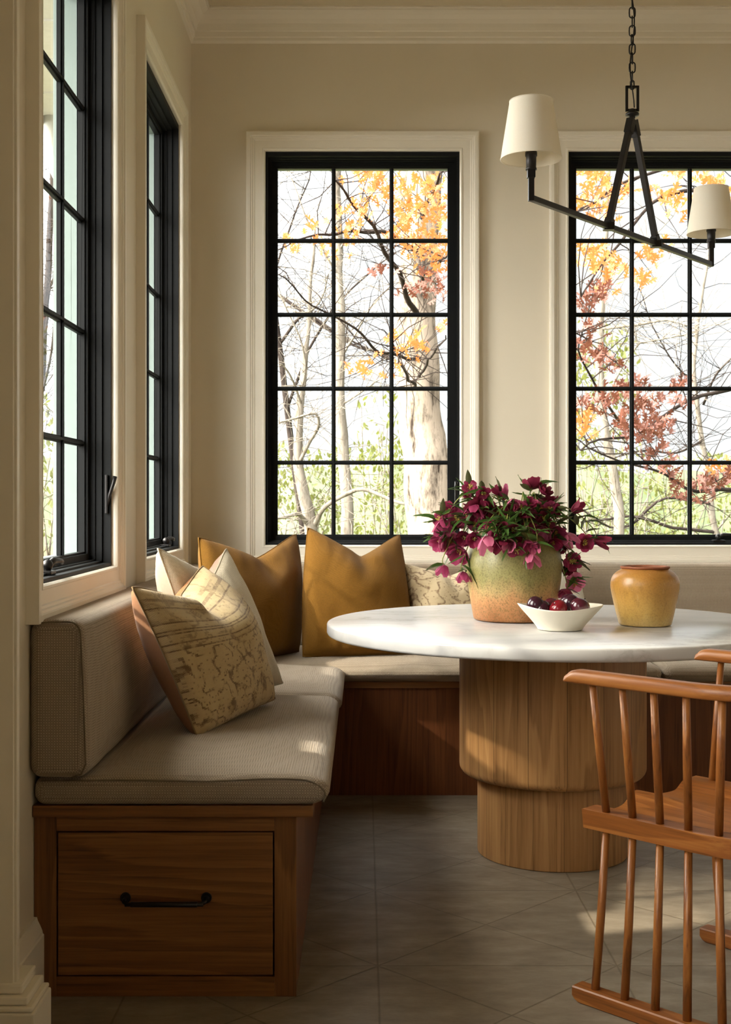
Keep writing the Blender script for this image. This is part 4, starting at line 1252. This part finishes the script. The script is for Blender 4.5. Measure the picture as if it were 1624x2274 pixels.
def simple_leaf(mb, p, size, rnd):
    q = Matrix.Rotation(rnd.uniform(0, 6.28), 3, 'Z') @ Matrix.Rotation(rnd.uniform(-1.5, 1.5), 3, 'X')
    pts = [(0, 0, 0), (.28, .05, .35), (.2, .1, .75), (0, .06, 1.1), (-.2, .1, .75), (-.28, .05, .35)]
    vs = [mb.bm.verts.new(p + q @ (Vector(v) * size)) for v in pts]
    mb.bm.faces.new(vs)


def limb(mb, pts, r0, r1, seg=8, wob=.0, seed=0):
    P = [Vector(p) for p in pts]; out = []
    for a in range(len(P) - 1):
        p0 = P[max(a - 1, 0)]; p1 = P[a]; p2 = P[a + 1]; p3 = P[min(a + 2, len(P) - 1)]
        for q in range(5):
            t = q / 5
            v = .5 * ((2 * p1) + (p2 - p0) * t + (2 * p0 - 5 * p1 + 4 * p2 - p3) * t * t + (3 * p1 - p0 - 3 * p2 + p3) * t ** 3)
            out.append(v + wob * Vector((noise.noise(v * 2 + Vector((seed, 0, 0))), noise.noise(v * 2 + Vector((0, seed, 5))), noise.noise(v * 2 + Vector((9, 0, seed))))))
    out.append(P[-1])
    n = len(out)
    mb.tube(out, [r0 + (r1 - r0) * i / (n - 1) for i in range(n)], seg)
    return out


def px_limb(mb, pts, d0, d1, w0, w1, seg=6, wob=.02, seed=0):
    n = len(pts)
    P = [at(x, y, d0 + (d1 - d0) * i / (n - 1)) for i, (x, y) in enumerate(pts)]
    return limb(mb, P, w0 * d0 / F_PX / 2, w1 * d1 / F_PX / 2, seg, wob, seed)


def twigs(mb, src, n, L, r, rnd, spread=1.0):
    tips = []
    for k in range(n):
        p = src[rnd.randrange(len(src))]
        v = Vector((rnd.uniform(-1, 1), rnd.uniform(-.6, .6) * spread, rnd.uniform(-.5, .9))).normalized()
        l = L * rnd.uniform(.4, 1.2); q = p.copy(); pts = [q.copy()]
        for s in range(4):
            v = (v + .45 * Vector((rnd.uniform(-1, 1), rnd.uniform(-1, 1), rnd.uniform(-1, 1)))).normalized(); q = q + v * l / 4; pts.append(q.copy())
        mb.tube(pts, [r, r * .8, r * .6, r * .45, r * .3], 4, caps=False); tips.append(pts)
    return tips


rnd = random.Random(21)
# the big oak seen in the right column of the first window
oak = empty('oak_tree', (.62, 12.0, -2), 'thick-trunked oak with orange leaves outside the left back window', 'tree')
mb = MB()
tr = px_limb(mb, [(965, 1750), (958, 1400), (955, 1180), (945, 1000), (930, 850), (925, 700), (930, 560), (940, 420), (950, 300), (960, 100)], 12, 12, 120, 62, 18, .05, 3)
px_limb(mb, [(925, 640), (915, 520), (900, 420), (895, 300), (880, 120)], 12, 12.3, 50, 30, 12, .03, 5)
for v in mb.bm.verts:
    v.co += .035 * Vector((noise.noise(Vector((v.co.x * 9, v.co.y * 9, v.co.z * 2.2))), noise.noise(Vector((v.co.x * 9 + 7, v.co.y * 9, v.co.z * 2.2))), 0))
mb.build('trunk', M['bark'], oak)
mb = MB(); br = []
for pts, w0, w1 in [([(930, 700), (900, 640), (860, 560), (800, 470), (745, 400)], 14, 4), ([(930, 560), (870, 520), (800, 515), (720, 525), (640, 545)], 12, 3), ([(935, 480), (960, 430), (985, 380)], 10, 4),
                    ([(930, 800), (900, 790), (850, 780), (790, 735), (700, 680), (620, 610)], 9, 3), ([(930, 620), (960, 600), (1000, 560)], 10, 4), ([(925, 860), (905, 840), (880, 800), (860, 770)], 8, 3), ([(935, 840), (960, 790), (990, 745)], 7, 3)]:
    br += px_limb(mb, pts, 11.6, 9.4, w0, w1, 6, .05, len(br))
twigs(mb, br, 150, .8, .005, rnd)
mb.build('branches', M['twig'], oak)
CL1 = [(800, 400, 26, 9), (850, 425, 34, 16), (835, 395, 26, 10), (900, 450, 36, 16), (950, 420, 34, 14), (965, 470, 32, 14), (915, 490, 34, 16), (705, 550, 13, 4), (650, 560, 14, 5), (635, 545, 12, 3), (720, 570, 10, 3), (770, 520, 34, 9), (800, 470, 22, 7), (760, 470, 14, 4), (920, 545, 36, 16), (960, 580, 36, 16), (975, 540, 28, 12), (770, 815, 14, 3), (812, 830, 14, 4), (830, 800, 12, 4), (880, 765, 24, 7), (930, 770, 30, 8), (985, 735, 22, 6), (885, 830, 14, 4), (690, 510, 18, 4), (880, 520, 28, 8), (760, 560, 20, 4)]
mb = MB()
for x, y, r, n in CL1:
    for k in range(int(n * (2.6 if n > 6 else 1.5))):
        d = rnd.uniform(9.2, 10.4); oak_leaf(mb, at(x + rnd.gauss(0, r * .6), y + rnd.gauss(0, r * .55), d), rnd.uniform(.06, .10), rnd)
mb.build('orange_leaves', M['orange'], oak, weld=False)
mb = MB()
for x, y, r, n in [(850, 610, 18, 8), (965, 620, 30, 20), (945, 660, 22, 10), (890, 660, 14, 5), (980, 650, 20, 9)]:
    for k in range(n):
        oak_leaf(mb, at(x + rnd.gauss(0, r * .6), y + rnd.gauss(0, r * .55), rnd.uniform(9.2, 10.2)), rnd.uniform(.06, .10), rnd)
mb.build('brown_leaves', M['rust'], oak, weld=False)

# the oak whose boughs hang before the second window; its stem stands right of the frame
oak2 = empty('oak_tree', (4.4, 10.5, -2), 'oak with rust and orange boughs hanging outside the right window', 'tree')
mb = MB(); limb(mb, [(4.5, 10.5, -2.1), (4.42, 10.5, 0), (4.45, 10.6, 2), (4.3, 10.5, 4.5), (4.4, 10.4, 7)], .22, .10, 14, .05, 2); mb.build('trunk', M['bark'], oak2)
mb = MB(); br = []
for pts, w0, w1 in [([(1930, 1250), (1760, 1130), (1640, 1085), (1540, 1090), (1450, 1050), (1290, 980)], 14, 3), ([(1930, 1000), (1750, 860), (1560, 880), (1420, 960), (1290, 1000)], 12, 4), ([(1950, 700), (1760, 560), (1600, 430), (1480, 440), (1360, 560), (1290, 660)], 14, 4), ([(1950, 600), (1750, 380), (1560, 360), (1400, 400), (1280, 470)], 12, 4), ([(1400, 960), (1350, 900), (1300, 800), (1280, 740)], 7, 3)]:
    br += px_limb(mb, pts, 10.2, 8.6, w0, w1, 6, .06, len(br) + 3)
twigs(mb, br, 130, .8, .005, rnd)
mb.build('branches', M['twig'], oak2)
CO2 = [(1310, 400, 30, 14), (1345, 425, 32, 16), (1300, 450, 26, 12), (1340, 480, 30, 14), (1390, 425, 22, 7), (1310, 575, 30, 14), (1345, 590, 30, 14), (1440, 575, 22, 9), (1472, 560, 16, 7), (1420, 625, 20, 8), (1370, 600, 22, 8), (1475, 440, 24, 9), (1500, 470, 20, 8), (1500, 400, 22, 6), (1560, 390, 20, 6), (1590, 415, 24, 8), (1610, 440, 22, 8), (1290, 930, 16, 7), (1290, 960, 18, 7), (1610, 1050, 16, 6), (1350, 640, 18, 5)]
CR2 = [(1310, 665, 24, 12), (1335, 655, 16, 8), (1295, 700, 20, 9), (1315, 740, 18, 8), (1295, 780, 24, 12), (1325, 800, 24, 12), (1365, 815, 20, 9), (1300, 905, 22, 10), (1345, 900, 28, 16), (1385, 880, 24, 12), (1420, 895, 28, 18), (1445, 930, 28, 20), (1435, 960, 26, 16), (1475, 955, 20, 10), (1460, 1000, 20, 9), (1490, 880, 22, 10), (1510, 860, 16, 7), (1520, 905, 14, 5), (1425, 860, 18, 6), (1390, 950, 22, 10), (1400, 985, 20, 8), (1480, 1050, 20, 9), (1500, 1080, 20, 10), (1510, 1105, 14, 6), (1555, 1085, 20, 10), (1575, 1100, 20, 10), (1590, 1075, 18, 8), (1560, 1115, 12, 5), (1610, 1075, 14, 6), (1440, 1035, 14, 4)]
for nm, cl, mt in (('orange_leaves', CO2, 'orange'), ('brown_leaves', CR2, 'rust')):
    mb = MB()
    for x, y, r, n in cl:
        for k in range(int(n * 1.7)):
            oak_leaf(mb, at(x + rnd.gauss(0, r * .6), y + rnd.gauss(0, r * .55), rnd.uniform(8.4, 9.6)), rnd.uniform(.065, .11), rnd)
    mb.build(nm, M[mt], oak2, weld=False)


def bare_tree(name, trunk, d, w0, w1, label, mat, branches, nt, seed, L=1.2, tw=None):
    r_ = random.Random(seed)
    p0 = at(trunk[0][0], trunk[0][1], d)
    t = empty(name, (p0.x, d, -2), label, 'tree')
    mb = MB(); src = px_limb(mb, trunk, d, d, w0, w1, 10, .04, seed); mb.build('trunk', M[mat], t)
    mb = MB(); al = list(src[3:])
    for pts, a, b in branches: al += px_limb(mb, pts, d, d - .6, a, b, 5, .05, seed + len(al))
    twigs(mb, al, nt * 3, L * 1.2, .0042 * d / 14, r_); mb.build('branches', M[tw or mat], t)
    return t


bare_tree('slender_tree', [(780, 1500), (770, 1180), (765, 1050), (757, 900), (755, 750), (752, 560), (745, 380), (740, 250)], 17, 30, 16, 'slim pale tree behind the middle panes of the left back window', 'bark_pale', [([(757, 800), (800, 720), (880, 620)], 6, 2), ([(755, 620), (700, 520), (640, 380)], 7, 2), ([(760, 900), (820, 860), (890, 820)], 5, 2), ([(752, 560), (800, 480), (850, 380)], 6, 2)], 50, 4)
bare_tree('birch_sapling', [(720, 1500), (690, 1200), (672, 1080), (662, 1020), (668, 900), (680, 800), (690, 640), (700, 500)], 15, 34, 6, 'white forked sapling low in the left column of the left back window', 'bark_pale',
          [([(690, 1180), (720, 1130), (790, 1088), (870, 1110), (960, 1130)], 13, 6), ([(688, 1170), (660, 1142), (620, 1150), (560, 1160)], 12, 5), ([(664, 1030), (690, 985), (708, 950), (700, 922), (660, 930), (620, 940)], 9, 4), ([(670, 900), (650, 850), (618, 806)], 6, 3), ([(668, 860), (676, 800), (660, 740), (618, 650)], 5, 3), ([(620, 652), (650, 690), (690, 690), (720, 655), (735, 600)], 4, 3)], 70, 8, 1.0)
bare_tree('bare_tree', [(700, 1500), (680, 1250), (610, 700), (560, 420)], 20, 18, 10, 'grey bare tree leaning left behind the left back window', 'twig', [([(640, 900), (700, 750), (780, 640), (880, 560)], 8, 3), ([(620, 760), (680, 700), (760, 740), (860, 800)], 8, 4), ([(600, 640), (650, 500), (690, 380)], 6, 3), ([(618, 655), (680, 700), (780, 760), (870, 800)], 9, 5)], 60, 12, 1.6)
bare_tree('slender_tree', [(1370, 1500), (1375, 1180), (1368, 1080), (1350, 980), (1335, 850), (1333, 720), (1340, 560), (1350, 380)], 16, 26, 14, 'slim pale tree in the left panes of the right window', 'bark_pale', [([(1335, 730), (1400, 722), (1480, 712), (1530, 720)], 9, 4), ([(1350, 960), (1420, 900), (1500, 850)], 5, 2), ([(1345, 900), (1410, 780), (1440, 760), (1520, 745)], 5, 3), ([(1340, 650), (1420, 560), (1500, 470)], 5, 2)], 60, 16)
bare_tree('bare_tree', [(1600, 1500), (1590, 1200), (1560, 980), (1540, 820), (1560, 640), (1600, 450)], 18, 16, 8, 'bare thin tree at the right edge of the right window', 'bark_pale', [([(1560, 980), (1500, 1010), (1420, 1000), (1300, 1040)], 6, 3), ([(1560, 900), (1600, 820), (1660, 760)], 6, 3), ([(1545, 850), (1480, 780), (1420, 640)], 5, 2), ([(1590, 1180), (1500, 1170), (1400, 1150), (1290, 1160)], 9, 5), ([(1580, 1120), (1480, 1110), (1380, 1170), (1290, 1130)], 8, 4)], 60, 19, tw='twig')
bare_tree('bare_tree', [(60, 1500), (70, 1180), (90, 900), (100, 700), (115, 420), (120, 200)], 14, 26, 10, 'bare tree seen through the nearest left window', 'twig', [([(90, 900), (110, 780), (130, 650)], 8, 3), ([(95, 760), (120, 600), (160, 480)], 7, 3)], 60, 23)


def shrub(px0, px1, ytop, d, n, label, mat, seed, leaf=.10, name='shrub'):
    r_ = random.Random(seed); c = at((px0 + px1) / 2, VPY, d)
    t = empty(name, (c.x, d, -2), label, 'shrub')
    hw = (px1 - px0) / 2 * d / F_PX; top = CAM_Z - (ytop - VPY) * d / F_PX
    mb = MB()
    stems = []
    for k in range(10):
        x = c.x + r_.uniform(-.5, .5) * hw
        stems += limb(mb, [(x, d, -2.05), (x + r_.uniform(-.3, .3), d + r_.uniform(-.3, .3), -.4), (x + r_.uniform(-.8, .8) * hw, d + r_.uniform(-.8, .8), top * r_.uniform(.4, .95))], .03, .008, 5)
    twigs(mb, stems, 40, 1.1, .010, r_); mb.build('stems', M['bark_pale'], t)
    mb = MB()
    for k in range(n):
        a = r_.uniform(0, 6.28); rr = r_.random() ** .6; u = r_.uniform(-1, 1)
        zz = -1.6 + (top + 1.6) * (r_.random() ** .75)
        x = c.x + hw * u * (1.05 - .25 * ((zz + 1.6) / (top + 1.6)) ** 2); y = d + rr * .9 * math.sin(a)
        if noise.noise(Vector((x * 1.3, y * .7, zz * 1.6 + seed))) < -.06: continue
        simple_leaf(mb, Vector((x, y, zz + .25 * noise.noise(Vector((x * 2, seed, 0))))), leaf * r_.uniform(.6, 1.3), r_)
    mb.build('foliage', M[mat], t, weld=False)


shrub(560, 800, 1000, 21, 2600, 'olive shrub low behind the left panes of the left back window', 'olive', 1)
shrub(760, 1010, 990, 23, 2600, 'olive shrub behind the oak trunk', 'olive', 2)
shrub(1240, 1480, 1010, 22, 2600, 'olive shrub low in the left panes of the right window', 'olive', 3)
shrub(1440, 1700, 1015, 24, 2600, 'olive shrub low at the right edge of the right window', 'olive', 4)
shrub(1255, 1420, 730, 27, 1500, 'loose pale green evergreen rising behind the right window', 'olive', 5, .14, 'evergreen')
shrub(790, 900, 860, 26, 700, 'loose pale green evergreen rising beside the oak trunk', 'olive', 6, .14, 'evergreen')
shrub(20, 180, 880, 16, 1200, 'olive shrub seen low through the nearest left window', 'olive', 7)

blocker = empty('sun_blocker_tree', (-12.2, 1.5, -.5), 'tall pine tree added out of view to keep sun off the tabletop', 'tree')  # unseen tree, its crown set to block sun through the left windows
r_ = random.Random(31)
mb = MB(); limb(mb, [(-12.2, 1.5, -.5), (-12.1, 1.5, 5), (-12.2, 1.55, 13.2)], .22, .06, 12, .04, 4); mb.build('trunk', M['bark'], blocker)
mb = MB()
for k in range(5200):
    y = r_.uniform(.45, 2.8); z = 9.52 + 3.6 * r_.random()
    p = Vector((-12.2 + r_.uniform(-.9, .9), y, z))
    if noise.noise(Vector((y * 1.7, z * 1.7, 2))) < -.35: continue
    simple_leaf(mb, p, r_.uniform(.10, .2), r_)
mb.build('foliage', M['olive'], blocker, weld=False)

r_ = random.Random(5)
mb = MB(); rows = []
for i in range(161):
    x = -50 + i * .85
    h = 4.2 + 1.6 * noise.noise(Vector((x * .06, 0, 0))) + .9 * noise.noise(Vector((x * .35, 3, 0))) + .5 * noise.noise(Vector((x * 1.3, 6, 0)))
    rows.append([Vector((x, 84 + 3 * j + (1.2 * noise.noise(Vector((x * .8, j * 2.1, 1)))), -2.2 + (h + 2.2) * math.sin(math.pi / 2 * j / 6))) for j in range(7)])
mb.grid(rows); tag(mb.build('tree_line', M['green']), 'pale green wooded ridge on the horizon outside the back windows', 'trees')
